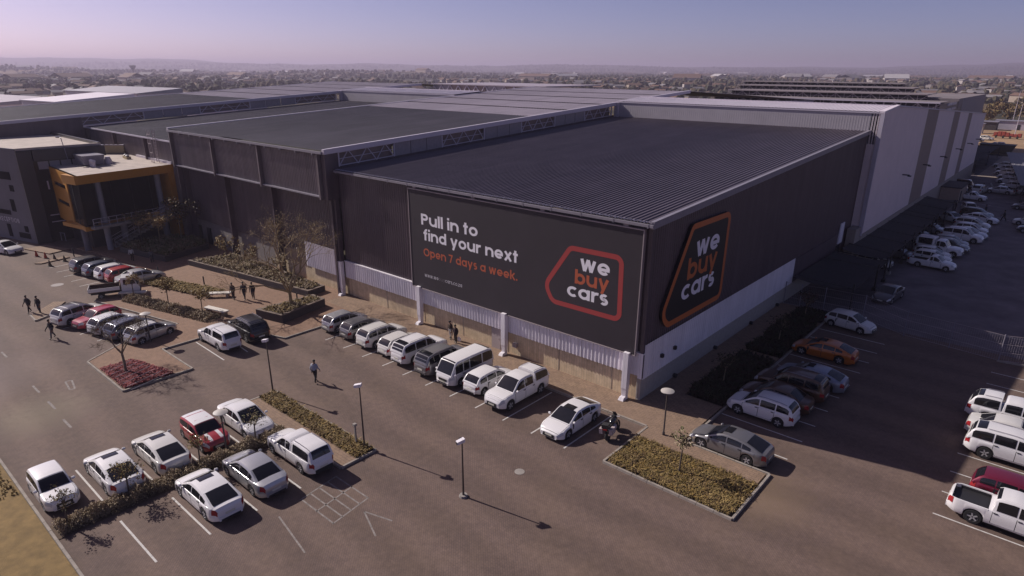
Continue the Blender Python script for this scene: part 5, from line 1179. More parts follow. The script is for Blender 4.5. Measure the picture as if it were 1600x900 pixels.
# dropside truck
def dropside(x, y, head):
    t = thing('dropside_truck', 'small white dropside truck with rusty brown load bed by the bench', 'truck', (x, y, 0), R(head)); t.scale = (1.05,)*3
    kd = Kind(); 
    mb = MB()
    prof = [(2.15,.45),(2.2,.8),(2.1,1.05),(1.72,1.8),(1.6,1.86),(.72,1.88),(.66,1.8),(.64,.45)]
    k = len(mb.v); n = len(prof)
    mb.v += [(p[0], -.72-.06*(p[1] < 1.2), p[1]) for p in prof]+[(p[0], .72+.06*(p[1] < 1.2), p[1]) for p in prof]
    mb.f.append(tuple(range(n))); mb.f.append(tuple(n+i for i in reversed(range(n)))); mb.mi += [0, 0]
    for i in range(n): j = (i+1) % n; mb.f.append((i, n+i, n+j, j)); mb.mi.append(0)
    mb.build('cab', P_WHITE, t, 30)
    mb = MB(); mb.quad((2.125,-.68,1.1),(2.125,.68,1.1),(1.77,.64,1.74),(1.77,-.64,1.74)); mb.build('windscreen', M_CARGLASS, t)
    for sg in (-1, 1):
        y0 = sg*.735; mb = MB(); q = [(.86,y0*1.04,1.2),(1.92,y0*1.04,1.2),(1.68,y0,1.7),(.88,y0,1.7)]
        mb.poly(q if sg < 0 else q[::-1]); mb.build('side_window', M_CARGLASS, t)
        mb = MB(); mb.box(.85,min(sg*.79,sg*.785),.55,1.7,max(sg*.79,sg*.785),1.15); mb.build('door', P_WHITE, t)
        mb = MB(); mb.box(2.0,sg*.8-.1,1.15,2.1,sg*.9+.06 if sg > 0 else sg*.8+.0,1.35); mb.build('mirror', M_BLACK, t)
        mb = MB(); mb.box(-2.1,sg*.82-.02,.8,.5,sg*.82+.02,1.12); mb.build('side_board', P_WHITE, t); yy = sg*.785; MB().box(-2.08,yy-.012,.81,.49,yy+.012,1.13).build('board_liner', mat('rusty_bed',(0.09,0.05,0.035),0.8,var=.4,vscale=4), t)
    MB().box(-2.1,-.8,.72,.5,.8,.8).build('load_bed', mat('rusty_bed',(0.09,0.05,0.035),0.8,var=.4,vscale=4), t)
    MB().box(-2.14,-.82,.72,-2.1,.82,1.12).build('tail_board', P_WHITE, t); MB().box(.5,-.82,.72,.54,.82,1.2).build('head_board', MATS['rusty_bed'], t)
    MB().box(-2.0,-.4,.42,2.0,.4,.6).build('chassis', M_BLACK, t)
    MB().box(2.15,-.7,.4,2.24,.7,.55).build('front_bumper', M_BLACK, t)
    wm, rm = wheel_meshes(.28)
    for wx in (1.2, -1.15):
        for sg in (1, -1):
            o = link('wheel', wm, t, (wx, sg*.64, .28)); o.rotation_euler = (0, .4, 0 if sg > 0 else math.pi); link('rim', rm, o)
dropside(-51.9, -15.9, 68)
# motorcycle
def motorcycle(x, y, head):
    t = thing('motorcycle', 'black touring motorcycle on its stand beside the low white sedan', 'motorcycle', (x, y, 0), R(head)); t.rotation_euler = (R(-8), 0, R(head)); t.scale = (1.1,)*3
    for wx, nm in ((-.7, 'wheel'), (.72, 'wheel')):
        mb = MB(); mb.lathe([(.2,-.06),(.29,-.07),(.32,-.03),(.32,.03),(.29,.07),(.2,.06)], (0,0,0), 20, 'y'); o = mb.build('wheel', M_TYRE, t, 40, (wx,0,.32))
        r = MB(); r.lathe([(.21,-.02),(.21,.02),(.16,.02),(.16,-.02)], (0,0,0), 20, 'y'); 
        for i in range(6): a = i*math.pi/3; r.tube((0,0,0),(.2*math.cos(a),0,.2*math.sin(a)),.014,None,4)
        r.build('rim', M_RIM, o)
    mb = MB(); mb.tube((-.7,.08,.32),(-.1,.1,.4),.035,None,6); mb.tube((-.7,-.08,.32),(-.1,-.1,.4),.035,None,6); mb.build('swingarm', M_BLACK, t)
    mb = MB(); mb.tube((.72,.09,.32),(.45,.09,.95),.035,.03,6); mb.tube((.72,-.09,.32),(.45,-.09,.95),.035,.03,6); mb.build('fork', M_CHROME, t)
    mb = MB(); mb.lathe([(.05,-.3),(.2,-.2),(.24,0),(.22,.2),(.1,.32)], (.0,0,.5), 10, 'x'); mb.build('engine', M_STEEL, t, 40)
    mb = MB(); mb.lathe([(.06,-.35),(.16,-.25),(.2,0),(.19,.18),(.08,.3)], (.14,0,.86), 12, 'x'); mb.build('fuel_tank', P_BLACK, t, 40)
    mb = MB(); mb.hexa([(-.75,-.13,.74),(-.1,-.15,.72),(-.1,.15,.72),(-.75,.13,.74),(-.8,-.1,.9),(-.12,-.13,.82),(-.12,.13,.82),(-.8,.1,.9)]); mb.build('seat', M_BLACK, t)
    mb = MB(); mb.hexa([(.42,-.16,.75),(.72,-.08,.8),(.72,.08,.8),(.42,.16,.75),(.36,-.18,1.05),(.6,-.1,1.1),(.6,.1,1.1),(.36,.18,1.05)]); mb.build('fairing', P_BLACK, t)
    mb = MB(); mb.quad((.56,-.12,1.08),(.56,.12,1.08),(.4,.1,1.32),(.4,-.1,1.32)); o = mb.build('windshield', M_CARGLASS, t); o.modifiers.new('thick','SOLIDIFY').thickness = .01
    mb = MB(); mb.tube((.36,-.38,1.08),(.42,0,1.02),.018,None,6); mb.tube((.36,.38,1.08),(.42,0,1.02),.018,None,6); mb.build('handlebar', M_CHROME, t)
    mb = MB(); mb.tube((-.2,-.16,.35),(-.95,-.2,.5),.05,.065,8); mb.build('exhaust', M_CHROME, t, 40)
    for sg in (-1, 1): MB().box(-.95,sg*.3-.1,.5,-.45,sg*.3+.1,.82).build('pannier', M_STEEL, t)
    MB().box(-1.02,-.2,.88,-.66,.2,1.12).build('top_box', M_BLACK, t); MB().box(-1.04,-.12,.78,-.98,.12,.86).build('taillight', M_LAMPRED, t)
    MB().tube((-.1,.14,.3),(-.2,.34,0.02),.018,None,5).build('side_stand', M_STEEL, t)
motorcycle(1.05, -4.95, 100)
# ------------------------------------------------------------------ lamps, bollards, benches, cones, fence, carports
def disc_lamp(x, y, h, label, r=0.42, lean=0.0):
    t = thing('street_lamp', label, 'street lamp', (x, y, 0), 0, 'pole lamps with flat disc heads'); t.rotation_euler = (0, R(lean), 0)
    MB().lathe([(.09,0),(.09,.3),(.055,.34),(.045,h-.06)], (0,0,0), 10).build('pole', mat('lamp_pole_brown',(0.06,0.045,0.04),0.5), t, 40)
    MB().lathe([(.05,h-.06),(.14,h-.02),(r,h+.02),(r,h+.06),(r*.6,h+.13),(.05,h+.16)], (0,0,0), 24).build('lamp_head', mat('lamp_disc',(0.42,0.38,0.36),0.6), t, 40)
    MB().lathe([(.12,0),(.12,.03)], (0,0,.0), 10).build('base_plate', M_STEEL, t)
disc_lamp(-15.4, -22.3, 2.75, 'disc headed lamp rising from the clipped hedge')
disc_lamp(3.55, -2.95, 3.2, 'disc headed lamp on the tan walkway by the building corner')
disc_lamp(-36.5, -18.5, 2.6, 'disc headed lamp on the plaza behind the silver hatchback')
def flood(x, y, h, label, az):
    t = thing('camera_pole', label, 'camera pole', (x, y, 0), R(az), 'thin poles with white camera heads')
    MB().lathe([(.07,0),(.06,.4),(.035,h)], (0,0,0), 8).build('pole', MATS['lamp_pole_brown'], t, 40)
    o = MB().hexa([(-.12,-.12,h-.05),(.3,-.1,h-.14),(.3,.1,h-.14),(-.12,.12,h-.05),(-.12,-.12,h+.15),(.32,-.11,h+.04),(.32,.11,h+.04),(-.12,.12,h+.15)]).build('camera_head', M_WHITECLAD, t)
    MB().box(.3,-.08,h-.12,.33,.08,h+.02).build('lens', M_BLACK, o); MB().box(-.05,-.3,h-.1,.05,-.1,h+.06).build('lamp', M_BLACK, t)
flood(-20.4, -16.4, 4.1, 'thin camera pole at the upper end of the long narrow bed', 200)
flood(-9.5, -16.5, 4.35, 'thin camera pole at the lower end of the long narrow bed', 215)
flood(-1.6, -15.8, 3.5, 'thin camera pole standing alone in the open paving near the bottom edge', 250)
mb = MB(); mb.lathe([(.25,0.0),(.22,.12)], (0,0,0), 10); bs = thing('pole_footing', 'small concrete footing of the lone camera pole', 'footing', (-1.6,-15.8,0)); mb.build('block', M_CONCRETE, bs)
# marker post near the lower camera pole
t = thing('marker_post', 'short pale marker post in the long bed beside the camera pole', 'post', (-10.2,-16.6,.1)); MB().box(-.05,-.05,0,.05,.05,1.3).build('shaft', M_CONCRETE, t); MB().box(-.1,-.1,1.3,.1,.1,1.45).build('cap', M_CONCRETE, t)
def bollard(x, y, label, h=0.95):
    t = thing('bollard', label, 'bollard', (x, y, .1), 0, 'short black bollards on the plaza')
    MB().lathe([(.07,0),(.07,h-.05),(.05,h)], (0,0,0), 10).build('post', M_BLACK, t, 40); MB().lathe([(.12,0),(.12,.03)], (0,0,0), 10).build('base_plate', M_STEEL, t)
bollard(-55.9, -10.1, 'black bollard by the nose of the silver reception sedan'); bollard(-48.4, -8.4, 'black bollard above the ochre ground cover bed')
bollard(-36.2, -4.7, 'black bollard behind the brick planter'); bollard(-53.7, -3.3, 'black bollard near the back planting by the warehouse wall')
bollard(-71.0, -14.0, 'taller black bollard by the traffic cones', 1.1)
def cone(x, y, m, label):
    t = thing('traffic_cone', label, 'traffic cone', (x, y, 0.0), 0, 'traffic cones by the reception kerb')
    MB().lathe([(.2,.04),(.05,.75)], (0,0,0), 12).build('cone', m, t, 40); MB().box(-.26,-.26,0,.26,.26,.04).build('base', M_BLACK, t)
CO = mat('cone_orange', (0.42, 0.06, 0.02), 0.6); CG = mat('cone_dark', (0.12, 0.09, 0.05), 0.7)
cone(-75.0,-16.9,CO,'orange traffic cone nearest the white sedan'); cone(-73.3,-16.4,CO,'second orange traffic cone along the reception kerb')
cone(-71.6,-15.9,CG,'dark traffic cone at the kerb point'); cone(-70.0,-15.3,CG,'dark traffic cone nearest the dark parked car'); cone(-69.0,-17.1,CG,'dark traffic cone standing apart below the kerb point')
def bench(x, y, rz, label, L=2.6):
    t = thing('bench', label, 'bench', (x, y, .12), R(rz), 'white slab benches on the plaza')
    MB().box(-L/2,-.3,.36,L/2,.3,.48).build('seat', mat('bench_white',(0.6,0.55,0.5),0.7,var=.08), t)
    for sx in (-1, 1): MB().box(sx*(L/2-.35)-.12,-.26,0,sx*(L/2-.35)+.12,.26,.36).build('leg', mat('bench_tan',(0.3,0.24,0.18),0.8), t)
bench(-43.4,-9.3,48,'white slab bench at the end of the ochre bed'); bench(-38.9,-11.6,14,'white slab bench beside the hedge end, nearest the black SUV',2.8); bench(-50.0,-14.9,48,'white slab bench by the dropside truck')
t = thing('barrier', 'small tubular barrier at the foot of the office tower', 'barrier', (-82.3,-12.6,0.0))
for dx in (0, .7, 1.4): MB().tube((dx,.4*dx,0),(dx,.4*dx,1.1),.035,None,5).build('post', M_PALETRIM, t)
MB().tube((0,0,1.1),(1.4,.56,1.1),.035,None,5).build('rail', M_PALETRIM, t)
# raised brick planters
def planter(name, label, outer, h, wall=0.3, m=M_DARKBRICK, soilm=M_SOIL, soil_drop=0.08):
    t = thing(name, label, 'planter', (0,0,0))
    n = len(outer); cx = sum(p[0] for p in outer)/n; cy = sum(p[1] for p in outer)/n
    P = [Vector((p[0], p[1])) for p in outer]; inner = []
    for i in range(n):
        a = (P[i]-P[i-1]).normalized(); b = (P[(i+1) % n]-P[i]).normalized(); na = Vector((-a.y, a.x)); nb = Vector((-b.y, b.x))
        inner.append(P[i]+(na+nb)*(wall/(1+na.dot(nb))))
    for i in range(n):
        j = (i+1) % n; mb = MB()
        mb.hexa([(*P[i],0.1),(*P[j],0.1),(*inner[j],0.1),(*inner[i],0.1),(*P[i],h),(*P[j],h),(*inner[j],h),(*inner[i],h)]); mb.build('planter_wall', m, t)
        mb = MB(); mb.hexa([(*(P[i]),h+.001),(*(P[j]),h+.001),(*inner[j],h+.001),(*inner[i],h+.001),(*P[i],h+.06),(*P[j],h+.06),(*inner[j],h+.06),(*inner[i],h+.06)]); mb.build('coping', mat('brown_coping',(0.14,0.1,0.08),0.8,var=.2), t)
    mb = MB(); mb.poly([(p.x, p.y, h-soil_drop) for p in inner]); mb.build('soil', soilm, t)
    return [tuple(p) for p in inner]
IN1 = planter('brick_planter', 'dark brick planter holding the big bare tree', [(-31.9,-8.85),(-33.0,-3.6),(-35.0,-3.6),(-35.2,-9.6)], 0.85)
IN2 = planter('long_planter', 'long low dark planter in front of the grey base wall', [(-57.0,-6.3),(-48.2,-4.9),(-36.6,-3.2),(-36.9,-1.0),(-55.4,-1.2)], 0.7)
IN3 = planter('shaded_planter', 'large dark planter in shade below the ochre annex', [(-69.3,-9.4),(-60.4,-7.5),(-62.6,-1.2),(-66.4,-0.8),(-69.8,-3.6)], 0.75)
# fence round the yard
FN = thing('mesh_fence', 'see through wire mesh fence between the shaded bays and the dark yard', 'fence', (0,0,0))
fp = [(0.2,27.6),(1.7,27.7),(3.8,28.2),(7.3,28.4),(11.2,26.2),(14.7,25.8),(18.2,25.3),(21.6,26.6),(25,27.4)]
for (x, y) in fp: MB().tube((x,y,0),(x,y,2.35),.045,None,6).build('post', M_TRIM, FN)
for (a, b) in zip(fp[:-1], fp[1:]):
    mb = MB(); d = Vector((b[0]-a[0], b[1]-a[1], 0)); L = d.length; n = max(2, int(L/.16))
    for i in range(1, n): p = Vector((a[0],a[1],0))+d*(i/n); mb.tube((p.x,p.y,.05),(p.x,p.y,2.2),.005,None,3,False)
    for z in (.1,.8,1.5,2.25): mb.tube((a[0],a[1],z),(b[0],b[1],z),.014,None,3,False)
    mb.build('mesh_panel', M_STEEL, FN)
def carport(label, x0, x1, ys, z0, z1, posts, arms=True):
    t = thing('carport', label, 'carport', (0,0,0), 0, 'dark shade net carports against the white hall')
    for a, b in zip(ys[:-1], ys[1:]):
        mb = MB(); n = 6
        for i in range(n+1):
            u = i/n; x = x0+(x1-x0)*u; sag = .22*math.sin(math.pi*u)
            for y in (a+.03, b-.03): mb.v.append((x, y, z0+(z1-z0)*u-sag))
        for i in range(n): mb.f.append((2*i, 2*i+2, 2*i+3, 2*i+1)); mb.mi.append(0)
        o = mb.build('shade_cloth', M_SHADENET, t); o.modifiers.new('thick','SOLIDIFY').thickness = .02
    for y in posts:
        MB().tube((x1-.1,y,0),(x1-.1,y,z1+.5),.09,None,8).build('post', M_BLACK, t); MB().box(x1-.3,y-.3,0,x1+.1,y+.3,.35).build('post_footing', M_CONCRETE if y % 2 > 1 else M_BLACK, t)
        MB().tube((x0,y,z0+.1),(x1-.1,y,z1+.05),.05,None,5).build('rafter', M_BLACK, t)
carport('long shade net carport against the plinth of the white hall', 0.9, 5.7, [43.0,49.5,56,62.5,69,75.5,82,89], 2.75, 2.45, [45.8,52,57,63,69.5,72.5,79,86])
carport('short shade net carport beside the side wall, near the fence', 0.4, 6.0, [28.9,34.5,39.5,42.6], 2.5, 2.4, [29.3,38.4,42.3])
carport('far shade net carport with pale ribs at the end of the white hall', -4.6, 1.2, [143,153,164,175,186], 3.0, 3.0, [143.5,164,185.5])
SH = thing('carport_shed', 'wide grey metal carport roof over the line of white cars', 'shed', (0,0,0))
mb = MB(); mb.corr((0,0,3.1),(1,0,0),30,(0,1,0),60,(0,0,1),.8,.04); SH.location = (11.9,109.5,0); SH.rotation_euler = (0,0,R(7.5)); mb.build('roof', mat('grey_shed_roof',(0.15,0.14,0.16),0.6,var=.1), SH)
MB().box(-.1,-.3,2.6,30.1,-.02,3.1).build('fascia', M_BLACK, SH)
for i in range(5):
    for j in range(2): MB().tube((.6+6.5*i,.5+28*j,0),(.6+6.5*i,.5+28*j,3.05),.1,None,6).build('post', M_BLACK, SH)
t = thing('guard_hut', 'low tan hut with flat dark roof against the plinth of the white hall', 'hut', (0,0,0))
MB().box(-.3+1.7,100.6,0,4.3,108.6,2.7).build('wall', mat('hut_tan',(0.33,0.25,0.2),0.8,var=.1), t); MB().box(1.3,100.4,2.7,4.5,108.8,2.85).build('roof', M_DARKBRICK, t); MB().box(4.28,101.6,0.05,4.34,102.8,2.1).build('door', M_BLACKGAP, t)
sheet('sunlit_apron', [(2,141),(42,141),(42,190),(2,190)], 0.009, mat('pale_concrete_apron',(0.3,0.24,0.2),0.9,var=.2,vscale=.3), 'sunlit concrete apron beyond the shadow of the white hall')
sheet('yard_joint_strip', [(16.8,31.9),(40,31.9),(40,32.4),(16.8,32.4)], 0.009, M_CONCRETE)
# far right yard bits
sheet('dry_ground', [(-5,196),(-60,330),(40,330),(60,192)], 0.0, mat('tan_dirt', (0.3,0.19,0.105), .95, var=.25, vscale=.12, bump=.3, bscale=3), 'tan dry ground beyond the white hall')
t = thing('red_implement', 'rusty red farm implement parked on dry ground', 'machine', (-3.2,252,0), R(-8)); t.scale = (.45,.6,.75)
RM = mat('rusty_red', (0.28,0.045,0.03), 0.7, var=.3)
for i in range(7): MB().box(-9+2.6*i,-1,1.0,-6.8+2.6*i,1,2.6+.5*math.sin(i)).build('hopper', RM, t)
MB().box(-10,-.4,.7,9,.4,1.0).build('frame', RM, t)
for i in range(4):
    MB().lathe([(.7,-.2),(.7,.2)], (-7+4.6*i,-1.1,.7), 12, 'y').build('wheel', M_TYRE, t)
t = thing('skip_container', 'dark open skip on the dirt beyond the white hall', 'skip', (-0.5,198,0)); MB().hexa([(-3.4,-2,.1),(3.4,-2,.1),(3.4,2,.1),(-3.4,2,.1),(-4.2,-2.2,2.4),(4.2,-2.2,2.4),(4.2,2.2,2.4),(-4.2,2.2,2.4)]).build('tub', mat('skip_olive',(0.08,0.065,0.04),0.7), t); MB().box(-4.3,-2.3,2.4,4.3,2.3,2.5).build('rim', M_BLACK, t)
for i, (x, y, h) in enumerate(((-2,262,11),(3,236,9),(-9,330,14))):
    t = thing('light_mast', ('tall lamp post right of the red implement','lamp post among the far shaded cars','distant lamp post before the bare trees')[i], 'street lamp', (x,y,0)); MB().lathe([(.14,0),(.07,h)],(0,0,0),8).build('pole',M_PALETRIM,t); MB().tube((0,0,h),(1.8,.3,h+.3),.06,None,5).build('arm',M_PALETRIM,t); MB().box(1.4,.1,h+.2,2.3,.5,h+.4).build('lamp_head',M_PALETRIM,t)
for i, (x, y, w_, d_, h, m) in enumerate(((-16,292,11,6,3,M_DARKBRICK),(-4,300,16,7,3.2,M_PALETRIM),(-14,270,3,3,3.4,M_ROOFPALE))):
    t = thing('site_cabin', ('dark cabin beyond the dry ground at far right','long pale cabin beyond the dry ground at far right','small cream kiosk beside the far lamp post')[i], 'cabin', (x,y,0)); MB().box(-w_/2,-d_/2,0,w_/2,d_/2,h).build('wall', m, t); MB().box(-w_/2-.3,-d_/2-.3,h,w_/2+.3,d_/2+.3,h+.25).build('roof', M_TRIM, t); MB().box(-.6,-d_/2-.05,0,.6,-d_/2,2.1).build('door', M_BLACK, t)

# ------------------------------------------------------------------ planting
def inside(p, poly):
    c = False; n = len(poly)
    for i in range(n):
        a, b = poly[i], poly[i-1]
        if (a[1] > p[1]) != (b[1] > p[1]) and p[0] < (b[0]-a[0])*(p[1]-a[1])/(b[1]-a[1])+a[0]: c = not c
    return c
def tufts(name, label, poly, z, n, h, spread, mats, blades=6, seed=1, bw=0.035, kindv='stuff'):
    rg = random.Random(seed); mb = MB(); xs = [p[0] for p in poly]; ys = [p[1] for p in poly]; k = 0; tries = 0
    while k < n and tries < n*20:
        tries += 1; x = rg.uniform(min(xs), max(xs)); y = rg.uniform(min(ys), max(ys))
        if not inside((x, y), poly): continue
        k += 1; mb.cur = rg.randrange(len(mats)); s = rg.uniform(.6, 1.3)
        for b in range(blades):
            a = rg.uniform(0, 6.283); ca, sa = math.cos(a), math.sin(a); l = h*s*rg.uniform(.6, 1.2); o = spread*s*rg.uniform(.4, 1.2)
            m1 = Vector((x+ca*o*.45, y+sa*o*.45, z+l*.75)); e = Vector((x+ca*o, y+sa*o, z+l*rg.uniform(.35, 1.0))); w_ = Vector((-sa, ca, 0))*bw*s
            b0 = Vector((x, y, z-.02)); mb.quad(b0-w_*.6, b0+w_*.6, m1+w_, m1-w_); mb.poly([m1-w_, m1+w_, e])
    o = mb.build(name, mats); tag(o, label, None, None, kindv); return o
def leafmat(name, c, v=.25): return mat(name, c, 0.75, var=v, vscale=2.2, spec=.3)
L_OCHRE = leafmat('ochre_leaf', (0.24,0.155,0.045)); L_OCHRE2 = leafmat('olive_leaf', (0.185,0.135,0.048)); L_YEL = leafmat('straw_leaf', (0.3,0.21,0.085)); L_BRN = leafmat('brown_leaf', (0.15,0.098,0.045))
L_GRN = leafmat('dull_green_leaf', (0.12,0.115,0.045)); L_GREYG = leafmat('grey_green_leaf', (0.34,0.26,0.175)); L_GREYD = leafmat('grey_dark_leaf', (0.26,0.2,0.13)); L_RED = leafmat('red_leaf', (0.26,0.04,0.045)); L_RED2 = leafmat('dark_red_leaf', (0.16,0.028,0.032))
ISL = [(2.5,-7.8),(10.1,-7.8),(10.1,-4.2),(2.5,-4.2)]
sheet('lawn_bed', ISL, 0.06, M_SOIL); tufts('ground_cover', 'ochre spiky ground cover on the corner island', ISL, .06, 2600, .2, .26, [L_OCHRE, L_BRN, L_OCHRE2, L_YEL, L_BRN], 8, 3, .022)
LB = [(-20.25,-17.5),(-8.95,-17.5),(-8.95,-16.3),(-20.25,-16.3)]
sheet('narrow_bed', LB, 0.07, M_SOIL); tufts('ground_cover', 'ochre ground cover in the long narrow bed', LB, .07, 1500, .24, .25, [L_OCHRE, L_OCHRE2, L_YEL, L_BRN, L_BRN], 8, 4, .024)
YB = [(-53.5,-12.7),(-54.4,-11.0),(-44.4,-8.1),(-45.1,-10.4)]
sheet('ochre_bed', YB, 0.14, M_SOIL); tufts('ground_cover', 'ochre ground cover in the slanting plaza bed', YB, .14, 1900, .3, .32, [L_OCHRE, L_YEL, L_OCHRE2, L_OCHRE], 8, 5, .035)
RB = [(-33.6,-23.25),(-33.65,-20.99),(-28.75,-19.87),(-28.75,-23.25)]
sheet('red_bed', RB, 0.14, M_RED_MULCH, 'dark red mulch bed'); tufts('red_ground_cover', 'dark red low plants filling the island bed', RB, .14, 2200, .15, .2, [L_RED, L_RED, L_RED2, L_RED2], 6, 6, .05)
for k in range(7):
    x = -33.0+.75*k; t = MB(); t.tube((x,-21.2+.15*k,.42),(x+.75,-23.2,.36),.018,None,4); tag(t.build('drip_line', M_TRIM), 'pale drip line lying over the red bed, one of a set', 'irrigation pipe', 'pale drip lines over the red bed')
tufts('planter_ground_cover', 'dry ground cover in the brick planter', IN1, .78, 260, .3, .3, [L_OCHRE2, L_GREYD, L_BRN, L_YEL], 6, 7)
tufts('planter_ground_cover', 'mixed dry shrubs in the long planter', IN2, .62, 800, .4, .38, [L_OCHRE2, L_GREYD, L_GREYG, L_BRN], 7, 8, .05)
tufts('planter_ground_cover', 'dark shrubs in the shaded planter', IN3, .67, 700, .7, .6, [L_GRN, L_GREYD, L_BRN], 7, 9, .06)
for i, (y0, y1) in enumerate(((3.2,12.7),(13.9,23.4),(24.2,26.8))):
    P = [(2.1,y0),(4.75,y0),(4.75,y1),(2.1,y1)]; sheet('shaded_bed', P, 0.07, mat('shade_soil',(0.03,0.022,0.018),.95)); tufts('shaded_ground_cover', ('dark ground cover in the shaded bed nearest the corner','dark ground cover in the middle shaded bed','dark ground cover in the shaded bed by the fence')[i], P, .07, int(80*(y1-y0)), .5, .4, [leafmat('shade_leaf',(0.03,0.03,0.014)), leafmat('shade_leaf_brown',(0.035,0.022,0.014))], 7, 20+i, .06)  # soil and leaf colours here are darkened to carry the building's shade
    MB_ = None
slab('bed_crossing', [(2.0,12.75),(4.8,12.75),(4.8,13.85),(2.0,13.85)], -.02, .12, M_WALK); slab('bed_crossing', [(2.0,23.45),(4.8,23.45),(4.8,24.15),(2.0,24.15)], -.02, .12, M_WALK)
tufts('dry_grass', 'straw coloured grass on the lawn at the lower left', [(-44,-31.9),(-19.8,-31.9),(-19.8,-38),(-36,-38)], .1, 2600, .12, .12, [L_OCHRE, L_YEL, L_OCHRE2], 5, 10, .03)
def leaf_ball(mb, c, r, n, size, rg, nm, flat=1.0):
    for i in range(n):
        d = Vector((rg.gauss(0,1), rg.gauss(0,1), rg.gauss(0,1))).normalized(); rr = r*(rg.random()**.4)
        p = Vector(c)+Vector((d.x*rr, d.y*rr, d.z*rr*flat)); u = Vector((rg.gauss(0,1), rg.gauss(0,1), rg.gauss(0,.7))).normalized(); v = u.orthogonal().normalized()
        s = size*rg.uniform(.5, 1.3); mb.cur = rg.randrange(nm)
        mb.quad(p-u*s, p-v*s*.55, p+u*s, p+v*s*.55)
def hedge(label, pts_fn, n, z, h, w_, mats, seed, size=.09):
    rg = random.Random(seed); t = thing('hedge', label, 'hedge', (0,0,0)); mb = MB()
    for i in range(n):
        u = rg.random(); c, dirn = pts_fn(u); nrm = Vector((-dirn.y, dirn.x)).normalized()
        bump = .75+.3*math.sin(u*61)*math.sin(u*23+1)+.22*math.sin(u*137+2)*math.sin(u*83)+.15*rg.random()
        if rg.random() < .55 and math.sin(u*97+seed)*math.sin(u*41) > .55: continue
        a = rg.uniform(-1, 1); b = rg.random()**.5
        # points near the shell of a rounded section
        x = a*w_/2; zz = z+h*bump*b*math.sqrt(max(.05, 1-(abs(a))**2.5))
        leaf_ball(mb, (c.x+nrm.x*x, c.y+nrm.y*x, zz), .09, 2, size, rg, len(mats))
    mb.build('foliage', mats, t)
    mb = MB()
    for i in range(40):
        c, dirn = pts_fn(i/39); mb.tube((c.x,c.y,.02),(c.x+rg.uniform(-.1,.1),c.y+rg.uniform(-.1,.1),z+h*.6),.02,.01,4)
    mb.build('stem', M_BARKD, t)
seg = lambda a, b: (lambda u: (Vector((a[0]+(b[0]-a[0])*u, a[1]+(b[1]-a[1])*u)), Vector((b[0]-a[0], b[1]-a[1]))))
hedge('clipped grey brown hedge between the two facing rows of cars', seg((-14.85,-18.8),(-14.85,-31.4)), 17000, .05, .6, 1.15, [L_GREYG, L_GREYD, L_GREYD, L_GREYG], 31, .048)
hedge('low grey green hedge along the plaza walkway', seg((-49.4,-15.5),(-37.6,-12.6)), 12000, .1, .55, 1.7, [L_GREYG, L_GREYD, L_GREYG, L_GREYD], 32, .055)
sheet('hedge_bed', [(-15.6,-18.7),(-14.1,-18.7),(-14.1,-34),(-15.6,-34)], .03, M_SOIL); sheet('hedge_bed', [(-49.9,-16.3),(-49.3,-14.6),(-37.6,-11.7),(-37.5,-13.4)], .14, M_SOIL)
def branch(tr, tips, p, d, ln, r, depth, rg, spread, up, seglen=3, taper=.62, kids=(2,3), wob=.16, minr=.006, ratio=.72):
    n = seglen; q = Vector(p); dd = Vector(d)
    for i in range(n):
        dd = (dd+Vector((rg.gauss(0,wob), rg.gauss(0,wob), rg.gauss(0,wob)*.6+up*.1))).normalized(); e = q+dd*(ln/n)
        r0 = r*(1-(1-taper)*i/n); r1 = r*(1-(1-taper)*(i+1)/n); tr.tube(q, e, max(minr, r0), max(minr, r1), 5 if r > .03 else 3, False); q = e
    tips.append((q, dd, depth))
    if depth <= 0: return
    for k in range(rg.randint(*kids)):
        ax = dd.orthogonal().normalized(); ax.rotate(Matrix.Rotation(rg.uniform(0, 6.283), 3, dd)); nd = Vector(dd); nd.rotate(Matrix.Rotation(R(rg.uniform(*spread)), 3, ax)); nd.z += up; nd.normalize()
        branch(tr, tips, q, nd, ln*ratio*rg.uniform(.8, 1.2), r*taper*.82, depth-1, rg, spread, up, max(2, seglen-1), taper, kids, wob, minr, ratio)
def leafy_tips(mb, tips, n, rad, size, rg, nm, mind=1):
    for (q, dd, dp) in tips:
        if dp <= mind: leaf_ball(mb, q, rad, n, size, rg, nm, .7)
# the big sparse tree in the brick planter
def big_tree():
    rg = random.Random(12); t = thing('thorn_tree', 'big sparse yellow barked thorn tree with bare twigs in the brick planter', 'tree', (-34.1,-6.6,.75)); t.scale = (.95, .95, .88)
    tr = MB(); tips = []
    tr.tube((0,0,-.2),(-.05,.05,1.5),.2,.16,8,False)
    st = (-.05,.05,1.45)
    for a, tilt, ln in ((20,30,2.4),(95,36,2.5),(170,50,2.6),(235,56,2.6),(300,44,2.4),(200,14,2.9),(130,20,2.7)):
        d = Vector((math.cos(R(a))*math.sin(R(tilt)), math.sin(R(a))*math.sin(R(tilt)), math.cos(R(tilt)))); d = (d+Vector((-.22,-.05,0))).normalized()
        branch(tr, tips, st, d, ln, .115, 5, rg, (16,44), .05, 4, .66, (2,3), .13, .008, .70)
    tr.build('trunk', M_BARKY, t, 60)
    mb = MB(); leafy_tips(mb, tips, 9, .5, .036, rg, 4, 1); mb.build('crown', [leafmat('thorn_leaf',(0.32,0.235,0.11)), leafmat('thorn_leaf_pale',(0.42,0.31,0.16)), L_OCHRE, leafmat('thorn_twig',(0.3,0.22,0.14))], t)
big_tree()
